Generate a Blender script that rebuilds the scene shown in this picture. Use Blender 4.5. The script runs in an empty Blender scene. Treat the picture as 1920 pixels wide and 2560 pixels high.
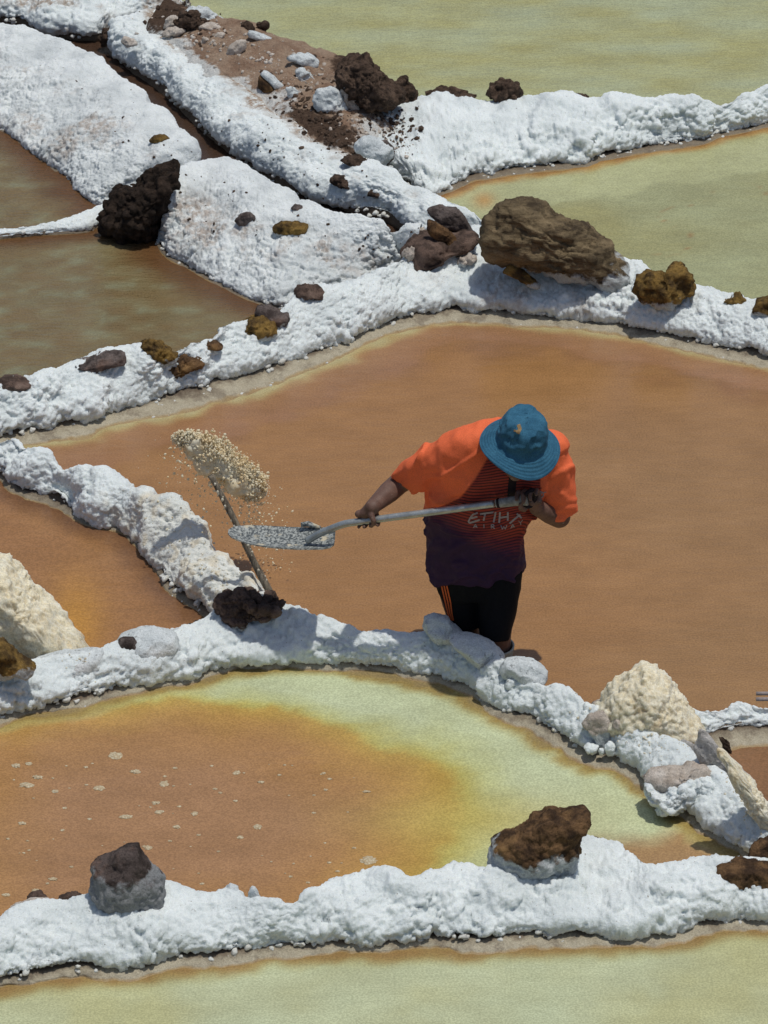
import bpy, bmesh, math
import numpy as np
from mathutils import Vector
from mathutils.bvhtree import BVHTree

SC = bpy.context.scene
COL = SC.collection

# ------------------------------------------------------------------ camera
PITCH = math.radians(27.0)
DIST = 20.0
FPX = 11200.0                       # focal length in photograph pixels (1920 x 2560)
CAM = np.array([0.0, -DIST * math.cos(PITCH), DIST * math.sin(PITCH)])
FW = np.array([0.0, math.cos(PITCH), -math.sin(PITCH)])
RT = np.array([1.0, 0.0, 0.0])
UP = np.array([0.0, math.sin(PITCH), math.cos(PITCH)])
cam_d = bpy.data.cameras.new('camera')
cam = bpy.data.objects.new('camera', cam_d)
COL.objects.link(cam)
cam.location = CAM
cam.rotation_euler = (math.pi / 2 - PITCH, 0, 0)
cam_d.sensor_fit = 'VERTICAL'
cam_d.sensor_height = 24.0
cam_d.lens = 24.0 * FPX / 2560.0
cam_d.clip_end = 2000.0
SC.camera = cam

# ------------------------------------------------------------------ light
SUN_EL, SUN_AZ = math.radians(78.5), math.radians(116)   # azimuth from +Y towards +X
world = bpy.data.worlds.new('World')
SC.world = world
world.use_nodes = True
wn = world.node_tree.nodes
sky = wn.new('ShaderNodeTexSky')
sky.sky_type = 'NISHITA'
sky.sun_disc = False
sky.sun_elevation = SUN_EL
sky.sun_rotation = SUN_AZ
sky.altitude = 1500
sky.dust_density = 5.0
sky.ozone_density = 0.3
world.node_tree.links.new(sky.outputs[0], wn['Background'].inputs['Color'])
wn['Background'].inputs['Strength'].default_value = 0.125
sd = np.array([math.cos(SUN_EL) * math.sin(SUN_AZ), math.cos(SUN_EL) * math.cos(SUN_AZ), math.sin(SUN_EL)])
sl = bpy.data.lights.new('sun', 'SUN')
sl.energy = 3.8
sl.angle = math.radians(1.0)
sl.color = (1.0, 0.965, 0.90)
so = bpy.data.objects.new('sun', sl)
COL.objects.link(so)
so.location = (0, 5, 20)
so.rotation_euler = Vector(sd).to_track_quat('Z', 'Y').to_euler()
SC.view_settings.view_transform = 'Standard'
SC.view_settings.look = 'None'
SC.view_settings.gamma = 1.0
SC.view_settings.use_curve_mapping = False
SC.view_settings.exposure = -0.62
SC.cycles.max_bounces = 5
SC.cycles.diffuse_bounces = 3
SC.cycles.use_denoising = True

# ------------------------------------------------------------------ projection helpers
def rays(px):
    px = np.atleast_2d(np.asarray(px, float))
    return FW + np.outer((px[:, 0] - 960) / FPX, RT) + np.outer((1280 - px[:, 1]) / FPX, UP)

def on_z(px, z):
    d = rays(px)
    k = (z - CAM[2]) / d[:, 2]
    return CAM + d * k[:, None]

def on_y(px, y):
    d = rays(px)
    k = (y - CAM[1]) / d[:, 1]
    return CAM + d * k[:, None]

def proj(p):
    q = np.asarray(p) - CAM
    w = q @ FW
    return np.stack([960 + FPX * (q @ RT) / w, 1280 - FPX * (q @ UP) / w], 1)

def ppm(p):
    return FPX / float((np.asarray(p) - CAM) @ FW)

# ------------------------------------------------------------------ noise
def _h(ix, iy, iz, seed):
    h = (ix.astype(np.int64) * 374761393 + iy.astype(np.int64) * 668265263 + iz.astype(np.int64) * 2147483647 + seed * 974711) & 0xFFFFFFFF
    h = ((h ^ (h >> 13)) * 1274126177) & 0xFFFFFFFF
    h = ((h ^ (h >> 16)) * 2246822519) & 0xFFFFFFFF
    h = h ^ (h >> 15)
    return h

def vnoise(p, seed=0):
    i = np.floor(p).astype(np.int64)
    f = p - i
    u = f * f * f * (f * (f * 6 - 15) + 10)
    r = 0
    for dx in (0, 1):
        wx = u[:, 0] if dx else 1 - u[:, 0]
        for dy in (0, 1):
            wy = u[:, 1] if dy else 1 - u[:, 1]
            for dz in (0, 1):
                wz = u[:, 2] if dz else 1 - u[:, 2]
                r = r + wx * wy * wz * ((_h(i[:, 0] + dx, i[:, 1] + dy, i[:, 2] + dz, seed) & 0xFFFF) / 32767.5 - 1)
    return r

def fbm(p, sc, octs=4, seed=0, gain=0.5):
    r, a, t = 0, 1.0, 0
    for k in range(octs):
        r = r + a * vnoise(p * sc * 2 ** k + 17.3 * k, seed + k)
        t += a
        a *= gain
    return r / t * 1.6

def bubbles(p, cell, seed=0, lo=0.42, hi=0.78):
    q = p / cell
    i = np.floor(q).astype(np.int64)
    best = np.zeros(len(p))
    for dx in (-1, 0, 1):
        for dy in (-1, 0, 1):
            for dz in (-1, 0, 1):
                ix, iy, iz = i[:, 0] + dx, i[:, 1] + dy, i[:, 2] + dz
                h = _h(ix, iy, iz, seed)
                cx = ix + 0.1 + 0.8 * ((h & 1023) / 1023.0)
                cy = iy + 0.1 + 0.8 * (((h >> 10) & 1023) / 1023.0)
                cz = iz + 0.1 + 0.8 * (((h >> 20) & 1023) / 1023.0)
                r = lo + (hi - lo) * ((h ^ (h >> 7)) & 255) / 255.0
                d2 = (q[:, 0] - cx) ** 2 + (q[:, 1] - cy) ** 2 + (q[:, 2] - cz) ** 2
                best = np.maximum(best, r * r - d2)
    return np.sqrt(best) * cell

def sstep(a, b, x):
    t = np.clip((x - a) / (b - a), 0, 1)
    return t * t * (3 - 2 * t)

# ------------------------------------------------------------------ mesh helpers
def mesh(name, v, f, smooth=True, attrs=None, cols=None):
    me = bpy.data.meshes.new(name)
    v = np.ascontiguousarray(v, np.float32)
    if isinstance(f, np.ndarray):
        n, k = f.shape
        me.vertices.add(len(v))
        me.vertices.foreach_set('co', v.ravel())
        me.loops.add(n * k)
        me.loops.foreach_set('vertex_index', np.ascontiguousarray(f, np.int32).ravel())
        me.polygons.add(n)
        me.polygons.foreach_set('loop_start', np.arange(0, n * k, k, dtype=np.int32))
        me.update(calc_edges=True)
    else:
        me.from_pydata([tuple(map(float, x)) for x in v], [], f)
    if smooth:
        me.polygons.foreach_set('use_smooth', np.ones(len(me.polygons), bool))
    for k, a in (attrs or {}).items():
        at = me.attributes.new(k, 'FLOAT', 'POINT')
        at.data.foreach_set('value', np.ascontiguousarray(a, np.float32))
    if cols is not None:
        at = me.attributes.new('Col', 'FLOAT_COLOR', 'POINT')
        c = np.ones((len(v), 4), np.float32)
        c[:, :3] = cols
        at.data.foreach_set('color', c.ravel())
    me.update()
    return me

def obj(name, me, m=None, parent=None):
    o = bpy.data.objects.new(name, me)
    COL.objects.link(o)
    if m is not None and me is not None:
        me.materials.clear()
        me.materials.append(m)
    if parent is not None:
        o.parent = parent
        o.matrix_parent_inverse.identity()
        pl = parent
        off = Vector((0, 0, 0))
        while pl is not None:
            off += pl.location
            pl = pl.parent
        if me is not None:
            me.transform(__import__('mathutils').Matrix.Translation(-off))
    return o

def tag(o, label=None, cat=None, group=None, kind=None):
    if label: o['label'] = label
    if cat: o['category'] = cat
    if group: o['group'] = group
    if kind: o['kind'] = kind
    return o

def empty(name, loc):
    o = bpy.data.objects.new(name, None)
    COL.objects.link(o)
    o.location = [float(x) for x in loc]
    o.empty_display_size = 0.1
    return o

def grid_faces(n, m, wrap=False):
    i = np.arange(n - 1)[:, None]
    j = np.arange(m if wrap else m - 1)[None, :]
    a = i * m + j
    b = i * m + (j + 1) % m
    c = (i + 1) * m + (j + 1) % m
    d = (i + 1) * m + j
    return np.stack([a, b, c, d], -1).reshape(-1, 4)

def grid_normals(P):
    du = np.gradient(P, axis=0)
    dv = np.gradient(P, axis=1)
    n = np.cross(du, dv)
    l = np.linalg.norm(n, axis=2, keepdims=True)
    return n / np.maximum(l, 1e-9)

def resample(pts, n, smooth=0.0):
    pts = np.asarray(pts, float)
    d = np.r_[0, np.cumsum(np.linalg.norm(np.diff(pts[:, :2], axis=0), axis=1))]
    s = np.linspace(0, d[-1], n)
    out = np.stack([np.interp(s, d, pts[:, k]) for k in range(pts.shape[1])], 1)
    if smooth > 0:
        k = max(1, int(smooth / (d[-1] / n)))
        w = np.hanning(2 * k + 3)[1:-1]
        w /= w.sum()
        pad = np.concatenate([2 * out[0] - out[k:0:-1], out, 2 * out[-1] - out[-2:-k - 2:-1]])
        out = np.stack([np.convolve(pad[:, c], w, 'valid') for c in range(out.shape[1])], 1)
    return out

_ico = {}
def ico(sub):
    if sub not in _ico:
        bm = bmesh.new()
        bmesh.ops.create_icosphere(bm, subdivisions=sub, radius=1)
        bm.verts.ensure_lookup_table()
        _ico[sub] = (np.array([v.co[:] for v in bm.verts]), np.array([[v.index for v in f.verts] for f in bm.faces]))
        bm.free()
    return _ico[sub]

# ------------------------------------------------------------------ materials
def srgb(r, g, b):
    def c(x):
        x /= 255.0
        return x / 12.92 if x <= 0.04045 else ((x + 0.055) / 1.055) ** 2.4
    return (c(r), c(g), c(b), 1)

class NT:
    def __init__(s, name):
        s.m = bpy.data.materials.new(name)
        s.m.use_nodes = True
        s.t = s.m.node_tree
        s.b = s.t.nodes['Principled BSDF']
        tc = s.t.nodes.new('ShaderNodeTexCoord')
        s.co = tc.outputs['Object']
    def link(s, a, b): s.t.links.new(a, b)
    def node(s, k, **kw):
        n = s.t.nodes.new(k)
        for a, v in kw.items(): setattr(n, a, v)
        return n
    def noise(s, scale, detail=4, rough=0.55, stretch=None, out='Fac'):
        n = s.node('ShaderNodeTexNoise')
        n.inputs['Scale'].default_value = scale
        n.inputs['Detail'].default_value = detail
        n.inputs['Roughness'].default_value = rough
        co = s.co
        if stretch:
            mp = s.node('ShaderNodeMapping')
            mp.inputs['Scale'].default_value = stretch
            s.link(s.co, mp.inputs['Vector'])
            co = mp.outputs[0]
        s.link(co, n.inputs['Vector'])
        return n.outputs[out]
    def vor(s, scale, feature='F1'):
        n = s.node('ShaderNodeTexVoronoi')
        n.feature = feature
        n.inputs['Scale'].default_value = scale
        s.link(s.co, n.inputs['Vector'])
        return n.outputs['Distance']
    def ramp(s, fac, lo, hi, a=0.0, b=1.0):
        n = s.node('ShaderNodeMapRange')
        n.interpolation_type = 'SMOOTHSTEP'
        s.link(fac, n.inputs['Value'])
        n.inputs['From Min'].default_value = lo
        n.inputs['From Max'].default_value = hi
        n.inputs['To Min'].default_value = a
        n.inputs['To Max'].default_value = b
        return n.outputs[0]
    def mix(s, fac, a, b, mode='MIX'):
        n = s.node('ShaderNodeMix', data_type='RGBA', blend_type=mode)
        for sock, v in ((n.inputs[0], fac), (n.inputs[6], a), (n.inputs[7], b)):
            if isinstance(v, (int, float)): sock.default_value = v
            elif isinstance(v, tuple): sock.default_value = v if len(v) == 4 else (*v, 1)
            else: s.link(v, sock)
        return n.outputs[2]
    def math(s, op, a, b=0.0):
        n = s.node('ShaderNodeMath', operation=op)
        for sock, v in ((n.inputs[0], a), (n.inputs[1], b)):
            if isinstance(v, (int, float)): sock.default_value = v
            else: s.link(v, sock)
        return n.outputs[0]
    def attr(s, name, col=False):
        n = s.node('ShaderNodeAttribute', attribute_name=name)
        return n.outputs['Color'] if col else n.outputs['Fac']
    def bump(s, h, strength, dist=0.01, prev=None):
        n = s.node('ShaderNodeBump')
        n.inputs['Strength'].default_value = strength
        n.inputs['Distance'].default_value = dist
        s.link(h, n.inputs['Height'])
        if prev is not None: s.link(prev, n.inputs['Normal'])
        return n.outputs[0]
    def sss(s, w, r):
        s.b.inputs['Subsurface Weight'].default_value = w
        s.b.inputs['Subsurface Radius'].default_value = (1, 0.95, 0.85)
        s.b.inputs['Subsurface Scale'].default_value = r
    def done(s, col, rough=0.8, spec=0.3, nrm=None, metal=0.0):
        if isinstance(col, tuple): s.b.inputs['Base Color'].default_value = col if len(col) == 4 else (*col, 1)
        else: s.link(col, s.b.inputs['Base Color'])
        if isinstance(rough, (int, float)): s.b.inputs['Roughness'].default_value = rough
        else: s.link(rough, s.b.inputs['Roughness'])
        s.b.inputs['Specular IOR Level'].default_value = spec
        s.b.inputs['Metallic'].default_value = metal
        if nrm is not None: s.link(nrm, s.b.inputs['Normal'])
        return s.m

def grain(n, col, amt=0.25, scale=170):
    g = n.noise(scale, 2, 0.7)
    return n.mix(1.0, col, n.mix(n.ramp(g, 0.3, 0.7), (1 - amt,) * 3, (1 + amt * 0.6,) * 3), 'MULTIPLY')

def salt_mat(name, white=(0.80, 0.855, 0.845), grey=(0.68, 0.735, 0.73), dirtc=(0.20, 0.135, 0.085)):
    n = NT(name)
    c = n.mix(n.ramp(n.noise(5, 5), 0.35, 0.7), white, grey)
    c = n.mix(n.attr('harvest'), c, n.mix(n.noise(40, 3), (0.74, 0.62, 0.42), (0.70, 0.66, 0.54)))
    d = n.math('MULTIPLY', n.attr('dirt'), n.ramp(n.noise(28, 5, 0.65), 0.32, 0.62))
    c = n.mix(d, c, n.mix(n.noise(60, 3), dirtc, tuple(x * 1.9 for x in dirtc)))
    sp = n.ramp(n.noise(75, 2, 0.5), 0.69, 0.75)
    c = n.mix(n.math('MULTIPLY', sp, 0.6), c, (0.16, 0.12, 0.08))
    c = grain(n, c, 0.10)
    b = n.bump(n.noise(120, 5, 0.7), 0.8, 0.007)
    b = n.bump(n.vor(95), 0.35, 0.004, b)
    n.sss(0.4, 0.02)
    return n.done(c, 0.75, 0.25, b)

def rock_mat(name, base, dark, tint, sc=14, bumpd=0.012, strata=None, salt=(0.60, 0.64, 0.64)):
    n = NT(name)
    c = n.mix(n.ramp(n.noise(sc, 6, 0.65, strata), 0.35, 0.65), dark, base)
    c = n.mix(n.ramp(n.noise(sc * 0.45, 5, 0.6, strata), 0.52, 0.70), c, tint)
    pits = n.ramp(n.noise(sc * 5, 3, 0.6), 0.28, 0.42)
    c = n.mix(1.0, c, n.mix(pits, (0.55, 0.55, 0.55), (1.1, 1.1, 1.1)), 'MULTIPLY')
    s = n.math('ADD', n.attr('salt'), n.math('MULTIPLY', n.math('SUBTRACT', n.noise(26, 5, 0.7), 0.5), 1.3))
    s = n.ramp(s, 0.40, 0.78)
    c = n.mix(s, c, n.mix(n.noise(30, 4), salt, tuple(x * 0.72 for x in salt)))
    c = grain(n, c, 0.2)
    b = n.bump(n.noise(sc * 3.5, 6, 0.7, strata), 0.9, bumpd)
    b = n.bump(n.noise(sc * 14, 3, 0.7), 0.5, 0.004, b)
    return n.done(c, 0.92, 0.15, b)

def water_mat(name, ripple=1.0, rs=(9, 22, 9), speck=0.0, streak=0.03):
    n = NT(name)
    c = n.attr('Col', True)
    big = n.noise(2.2, 5, 0.6, (1, 1.8, 1))
    c = n.mix(1.0, c, n.mix(n.ramp(big, 0.3, 0.7), (0.93, 0.92, 0.90), (1.06, 1.06, 1.06)), 'MULTIPLY')
    st = n.noise(12, 4, 0.6, (0.6, 2.2, 1))
    c = n.mix(1.0, c, n.mix(n.ramp(st, 0.3, 0.7), (1 - streak,) * 3, (1 + streak,) * 3), 'MULTIPLY')
    pt = n.noise(5.5, 6, 0.7)
    c = n.mix(1.0, c, n.mix(n.ramp(pt, 0.35, 0.65), (0.955, 0.95, 0.94), (1.03, 1.03, 1.03)), 'MULTIPLY')
    c = grain(n, c, 0.22, 115)
    if speck:
        sp = n.ramp(n.noise(38, 2, 0.4, (1, 1.6, 1)), 0.755, 0.775)
        c = n.mix(n.math('MULTIPLY', sp, speck), c, (0.62, 0.52, 0.34))
    b = n.bump(n.noise(1.0, 4, 0.55, rs), 0.5 * ripple, 0.012)
    b = n.bump(n.noise(90, 2, 0.5), 0.25 * ripple, 0.002, b)
    return n.done(c, 0.22, 0.28, b)

def plain(name, col, rough=0.8, spec=0.3, amt=0.2, gs=120, metal=0.0, bump=None):
    n = NT(name)
    b = n.bump(n.noise(bump[0], 4, 0.6), bump[1], bump[2]) if bump else None
    return n.done(grain(n, n.mix(0.0, col, col), amt, gs), rough, spec, b, metal)

M = {}
M['salt'] = salt_mat('salt_crust')
M['salt_bank'] = salt_mat('salt_bank', (0.76, 0.80, 0.79), (0.57, 0.61, 0.61), (0.26, 0.21, 0.17))
M['salt_smooth'] = salt_mat('salt_smooth', (0.66, 0.70, 0.71), (0.50, 0.545, 0.56))
def mud_mat():
    n = NT('mud_shelf')
    t = n.attr('t')
    pale = n.attr('pale')
    ns = n.noise(16, 5, 0.65)
    mud = n.mix(n.noise(30, 4), (0.085, 0.06, 0.042), (0.21, 0.165, 0.115))
    beige = n.mix(n.noise(24, 5), (0.30, 0.255, 0.175), (0.52, 0.475, 0.36))
    k = n.math('ADD', n.math('MULTIPLY', t, 1.0), n.math('MULTIPLY', n.math('SUBTRACT', ns, 0.5), 0.9))
    c = n.mix(n.math('MULTIPLY', n.ramp(k, 0.15, 0.6), pale), mud, beige)
    c = n.mix(n.math('MULTIPLY', n.ramp(n.noise(7, 5, 0.7), 0.5, 0.62), 0.55), c, mud)
    o = n.ramp(n.math('ADD', t, n.math('MULTIPLY', n.math('SUBTRACT', ns, 0.5), 0.35)), 0.78, 0.98)
    c = n.mix(n.math('MULTIPLY', o, 0.75), c, n.mix(n.noise(9, 3), (0.33, 0.17, 0.05), (0.36, 0.26, 0.09)))
    c = grain(n, c, 0.22)
    b = n.bump(n.noise(45, 5, 0.7), 0.8, 0.01)
    return n.done(c, n.ramp(t, 0.6, 1.0, 0.9, 0.35), 0.35, b)
M['mud'] = mud_mat()
def earth_mat():
    n = NT('earth')
    c = n.mix(n.ramp(n.noise(7, 6, 0.65), 0.35, 0.65), (0.24, 0.155, 0.105), (0.36, 0.265, 0.19))
    c = n.mix(n.ramp(n.math('ADD', n.attr('dark'), n.math('MULTIPLY', n.math('SUBTRACT', n.noise(20, 5), 0.5), 0.9)), 0.45, 0.7), c, n.mix(n.noise(50, 4), (0.045, 0.028, 0.02), (0.12, 0.08, 0.055)))
    s = n.ramp(n.math('ADD', n.attr('salt'), n.math('MULTIPLY', n.math('SUBTRACT', n.noise(22, 6, 0.7), 0.5), 1.3)), 0.38, 0.72)
    c = n.mix(s, c, (0.62, 0.62, 0.59))
    c = grain(n, c, 0.25)
    b = n.bump(n.noise(40, 6, 0.7), 0.9, 0.02)
    return n.done(c, 0.95, 0.1, b)
M['earth'] = earth_mat()
M['water'] = water_mat('pond_water', 0.5, (8, 16, 8), 0.0, 0.015)
M['water_still'] = water_mat('pond_water_still', 0.5, (7, 18, 7), 0.0)
M['water_ripple'] = water_mat('pond_water_ripple', 1.8, (17, 38, 17), 0.0, 0.02)
M['rock_brown'] = rock_mat('rock_brown', (0.20, 0.115, 0.055), (0.05, 0.030, 0.018), (0.27, 0.16, 0.065))
M['rock_gold'] = rock_mat('rock_gold', (0.25, 0.155, 0.045), (0.06, 0.038, 0.018), (0.33, 0.21, 0.06))
M['rock_layer'] = rock_mat('rock_layered', (0.20, 0.15, 0.085), (0.06, 0.044, 0.027), (0.28, 0.21, 0.12), 9, 0.02, (0.55, 0.55, 2.6))
M['rock_dark'] = rock_mat('rock_dark', (0.17, 0.115, 0.09), (0.06, 0.042, 0.034), (0.23, 0.165, 0.13))
M['rock_grey'] = rock_mat('rock_grey', (0.19, 0.155, 0.14), (0.055, 0.042, 0.038), (0.16, 0.10, 0.075))
M['rock_block'] = rock_mat('rock_block', (0.125, 0.098, 0.088), (0.045, 0.034, 0.03), (0.16, 0.10, 0.075), salt=(0.34, 0.35, 0.355))
M['rock_salt'] = rock_mat('rock_salted', (0.63, 0.67, 0.67), (0.50, 0.54, 0.545), (0.56, 0.55, 0.53), 9, 0.008, salt=(0.72, 0.76, 0.76))
M['rock_beige'] = rock_mat('rock_beige', (0.62, 0.565, 0.50), (0.42, 0.36, 0.30), (0.52, 0.42, 0.335), 12, 0.010)
M['slate'] = rock_mat('slab_grey', (0.52, 0.50, 0.47), (0.33, 0.31, 0.285), (0.56, 0.53, 0.47), 10, 0.008)
M['shaded_mud'] = rock_mat('shaded_mud', (0.055, 0.038, 0.028), (0.018, 0.013, 0.010), (0.09, 0.06, 0.042), 22, 0.015)  # mud darkened to imitate the shade inside the outlet hole
M['soil'] = rock_mat('soil', (0.18, 0.12, 0.085), (0.068, 0.047, 0.035), (0.25, 0.17, 0.12), 30, 0.02)
def pile_mat():
    n = NT('harvested_salt')
    c = n.mix(n.ramp(n.noise(26, 5, 0.7), 0.3, 0.7), (0.74, 0.64, 0.43), (0.78, 0.74, 0.59))
    c = n.mix(n.ramp(n.noise(9, 4), 0.55, 0.75), c, (0.62, 0.48, 0.29))
    c = grain(n, c, 0.2, 120)
    n.sss(0.6, 0.03)
    return n.done(c, 0.85, 0.2, n.bump(n.noise(95, 4, 0.7), 0.6, 0.008))
M['pile'] = pile_mat()

# ------------------------------------------------------------------ ground
g = 60.0
M['ground'] = plain('ground_mud', (0.20, 0.145, 0.10), 0.95, 0.1, 0.3, 3.0)
tag(obj('ground', mesh('ground', [(-g, -g, -0.35), (g, -g, -0.35), (g, g * 3, -0.35), (-g, g * 3, -0.35)], np.array([[0, 1, 2, 3]]), False), M['ground']), kind='structure')

# ------------------------------------------------------------------ salt walls
PROFILE = [  # t across (0 = back, 1 = front lip), metres outward, height 0..1, extra drop
    (0, -0.01, 0, -1), (0, -0.012, 0.30, 0), (0, 0.0, 0.62, 0), (0.05, 0, 0.86, 0), (0.16, 0, 0.99, 0), (0.30, 0, 1.0, 0),
    (0.50, 0, 0.86, 0), (0.70, 0, 0.65, 0), (0.86, 0, 0.43, 0), (0.96, 0, 0.25, 0), (1, 0.0, 0.09, 0), (1, -0.015, -0.0, -0.022), (1, -0.06, 0.0, -0.020)]
BANK = [
    (0, -0.01, 0, -1), (0, -0.012, 0.40, 0), (0, 0.0, 0.75, 0), (0.03, 0, 0.95, 0), (0.12, 0, 1.0, 0), (0.30, 0, 0.97, 0), (0.42, 0, 0.88, 0),
    (0.60, 0, 0.66, 0), (0.80, 0, 0.40, 0), (0.93, 0, 0.20, 0), (0.985, 0, 0.08, 0), (1, 0.0, 0.0, 0), (1, -0.015, -0.0, -0.022), (1, -0.06, 0.0, -0.020)]
FLAT = [
    (0, -0.01, 0, -1), (0, -0.012, 0.40, 0), (0, 0.0, 0.75, 0), (0.05, 0, 0.95, 0), (0.2, 0, 1.0, 0), (0.5, 0, 0.97, 0),
    (0.75, 0, 0.86, 0), (0.90, 0, 0.62, 0), (0.97, 0, 0.32, 0), (1, 0.0, 0.0, 0), (1, -0.02, -0.0, -0.03), (1, -0.07, 0.0, -0.03)]
SEED = [10]

def wall(name, label, cat, Apx, Bpx, zb, zf, H, shelf, profile=PROFILE, zlip=None, bub=(0.5, 1.0), amp=1.0,
         step=0.0065, group=None, lump=0.03, dirtf=None, harvf=None, cap=0.0, pale=1.0, smooth=0.05, mat='salt', za=0.85, cells=(0.050, 0.026, 0.014)):
    SEED[0] += 7
    sd_ = SEED[0]
    if zlip is None:
        zlip = zf + min(0.055, np.mean(np.atleast_1d(shelf)) * 0.0013)
    A = on_z(Apx, zlip + za * H)
    B = on_z(Bpx, zlip)
    L = max(np.linalg.norm(np.diff(A, axis=0), axis=1).sum(), np.linalg.norm(np.diff(B, axis=0), axis=1).sum())
    n = int(L / step)
    A = resample(A, n, smooth)[:, :2]
    B = resample(B, n, smooth * 0.6)[:, :2]
    Cw0 = np.asarray(Bpx, float).copy()
    Cw0[:, 1] += np.interp(np.linspace(0, 1, len(Bpx)), np.linspace(0, 1, len(np.atleast_1d(shelf))), np.atleast_1d(shelf))
    Cw = resample(on_z(Cw0, zf), n, smooth)[:, :2]
    def stretch(X):                                    # carry the wall on beyond the frame, more coarsely
        e = np.linspace(1.5, 0, 70, endpoint=False)[:, None] * np.array([[1.0, 0.0]])
        if Bpx[0][0] < -100: X = np.vstack([X[0] - e, X])
        if Bpx[-1][0] > 1990: X = np.vstack([X, X[-1] + e[::-1]])
        return X
    A, B, Cw = stretch(A), stretch(B), stretch(Cw)
    S0 = np.interp(np.arange(len(A)), [70 * (Bpx[0][0] < -100), len(A) - 1 - 70 * (Bpx[-1][0] > 1990)], [0, 1])
    n = len(A)
    W = np.linalg.norm(B - A, axis=1)
    D = (B - A) / np.maximum(W, 1e-6)[:, None]
    Din = np.clip(W / 0.35, 0.05, 1)
    hs = np.clip(W / 0.18, 0.25, 1.0) ** 0.5
    if cap:
        e = np.clip((np.linspace(0, 1, n) if cap > 0 else np.linspace(1, 0, n)) * L / abs(cap), 0, 1)
        hs = hs * np.sqrt(1 - (1 - e) ** 2)
    pr = np.array(profile, float)
    wm = max(np.median(W), 0.1)
    arc = np.r_[0, np.cumsum(np.hypot(np.diff(pr[:, 0] * wm + pr[:, 1]), np.diff(pr[:, 2] * H + np.where(pr[:, 3] == -1, -0.15, pr[:, 3]))))]
    m = int(arc[-1] / step)
    s = np.linspace(0, arc[-1], m)
    q = np.stack([np.interp(s, arc, pr[:, k]) for k in range(4)], 1)
    dropm = pr[:, 3].copy()
    dropm[pr[:, 3] == -1] = -(zlip - zb) - 0.06
    q[:, 3] = np.interp(s, arc, dropm)
    kk = max(1, int(0.025 / step))
    w = np.hanning(2 * kk + 3)[1:-1]; w /= w.sum()
    q = np.stack([np.convolve(np.pad(q[:, c], kk, 'edge'), w, 'valid') for c in range(4)], 1)
    P = np.zeros((n, m, 3))
    xy = A[:, None, :] + (B - A)[:, None, :] * q[None, :, 0, None] + (D * Din[:, None])[:, None, :] * q[None, :, 1, None]
    P[:, :, :2] = xy
    P[:, :, 2] = zlip + q[None, :, 2] * H * hs[:, None] + q[None, :, 3]
    T = np.broadcast_to(q[None, :, 0], (n, m))
    S = np.broadcast_to(S0[:, None], (n, m))
    bm = (bub[0] + (bub[1] - bub[0]) * sstep(0.25, 0.7, T)).ravel()
    # large lumps, then nodules of three sizes along the normal
    def disp(P, h):
        N = grid_normals(P)
        if sgn < 0: N = -N
        return P + N * h.reshape(n, m, 1)
    N0 = grid_normals(P)
    sgn = 1 if N0[n // 2, m // 3, 2] > 0 else -1
    f = P.reshape(-1, 3)
    P = disp(P, lump * fbm(f, 3.2, 3, sd_) * 1.2 + lump * 0.6 * fbm(f, 9, 2, sd_ + 3))
    f = P.reshape(-1, 3)
    var = 0.55 + 0.6 * sstep(-0.4, 0.5, fbm(f, 4.5, 2, sd_ + 5))
    wv = np.stack([fbm(f, 6, 3, sd_ + 21), fbm(f, 6, 3, sd_ + 22), fbm(f, 6, 3, sd_ + 23)], 1)
    patch = 0.18 + 1.0 * sstep(-0.35, 0.45, fbm(f, 5.5, 4, sd_ + 24, 0.6))
    b1 = bubbles(f + 0.05 * wv, cells[0] * 1.15, sd_); b1 -= b1.mean()
    P = disp(P, amp * bm * var * patch * 0.42 * b1)
    f = P.reshape(-1, 3)
    b1 = bubbles(f + 0.03 * wv, cells[1], sd_ + 1); b1 -= b1.mean()
    P = disp(P, amp * bm * (0.35 + 0.65 * patch) * 0.72 * b1 + bm * 0.007 * (0.5 - np.abs(fbm(f, 17, 4, sd_ + 25, 0.6))))
    f = P.reshape(-1, 3)
    b1 = bubbles(f, cells[2], sd_ + 2); b1 -= b1.mean()
    P = disp(P, amp * (0.4 + 0.6 * bm) * 0.58 * b1 + 0.0045 * fbm(f, 45, 4, sd_ + 4, 0.65))
    dirt = dirtf(S, T, P) if dirtf else np.zeros((n, m))
    harv = harvf(S, T, P) if harvf else np.zeros((n, m))
    root = empty(name, (*((A[n // 2] + B[n // 2]) / 2), zf))
    tag(root, label, cat, group)
    fc = grid_faces(n, m)
    if sgn < 0: fc = fc[:, ::-1]
    obj('salt_crust', mesh('salt_crust', P.reshape(-1, 3), fc, True, {'dirt': dirt.ravel(), 'harvest': harv.ravel()}), M[mat], root)
    # mud base and pale shelf running down into the water
    cw3 = np.c_[Cw, np.zeros(n)]
    Cw = Cw + D * (0.028 * fbm(cw3, 5, 4, sd_ + 15) + 0.01 * fbm(cw3, 25, 2, sd_ + 16))[:, None] * np.clip(np.mean(np.atleast_1d(shelf)) / 40.0, 0.2, 1)
    st2 = 2
    ni = np.arange(0, n, st2)
    Bs, Cs, Ds = B[ni], Cw[ni], D[ni] * Din[ni][:, None]
    prof = [(-0.16, 0, zlip - 0.004, 0), (-0.075, 0, zlip - 0.008, 0), (-0.045, 0, zlip - 0.02, 0.05), (-0.03, 0.05, zlip - 0.45 * (zlip - zf), 0.25),
            (-0.01, 0.35, zf + 0.34 * (zlip - zf), 0.5), (0, 0.7, zf + 0.16 * (zlip - zf), 0.75), (0, 1.0, zf, 1.0), (0.05, 1.0, zf - 0.012, 1.1), (0.16, 1.0, zf - 0.06, 1.1)]
    prof = np.array(prof)
    mm = 26
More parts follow.
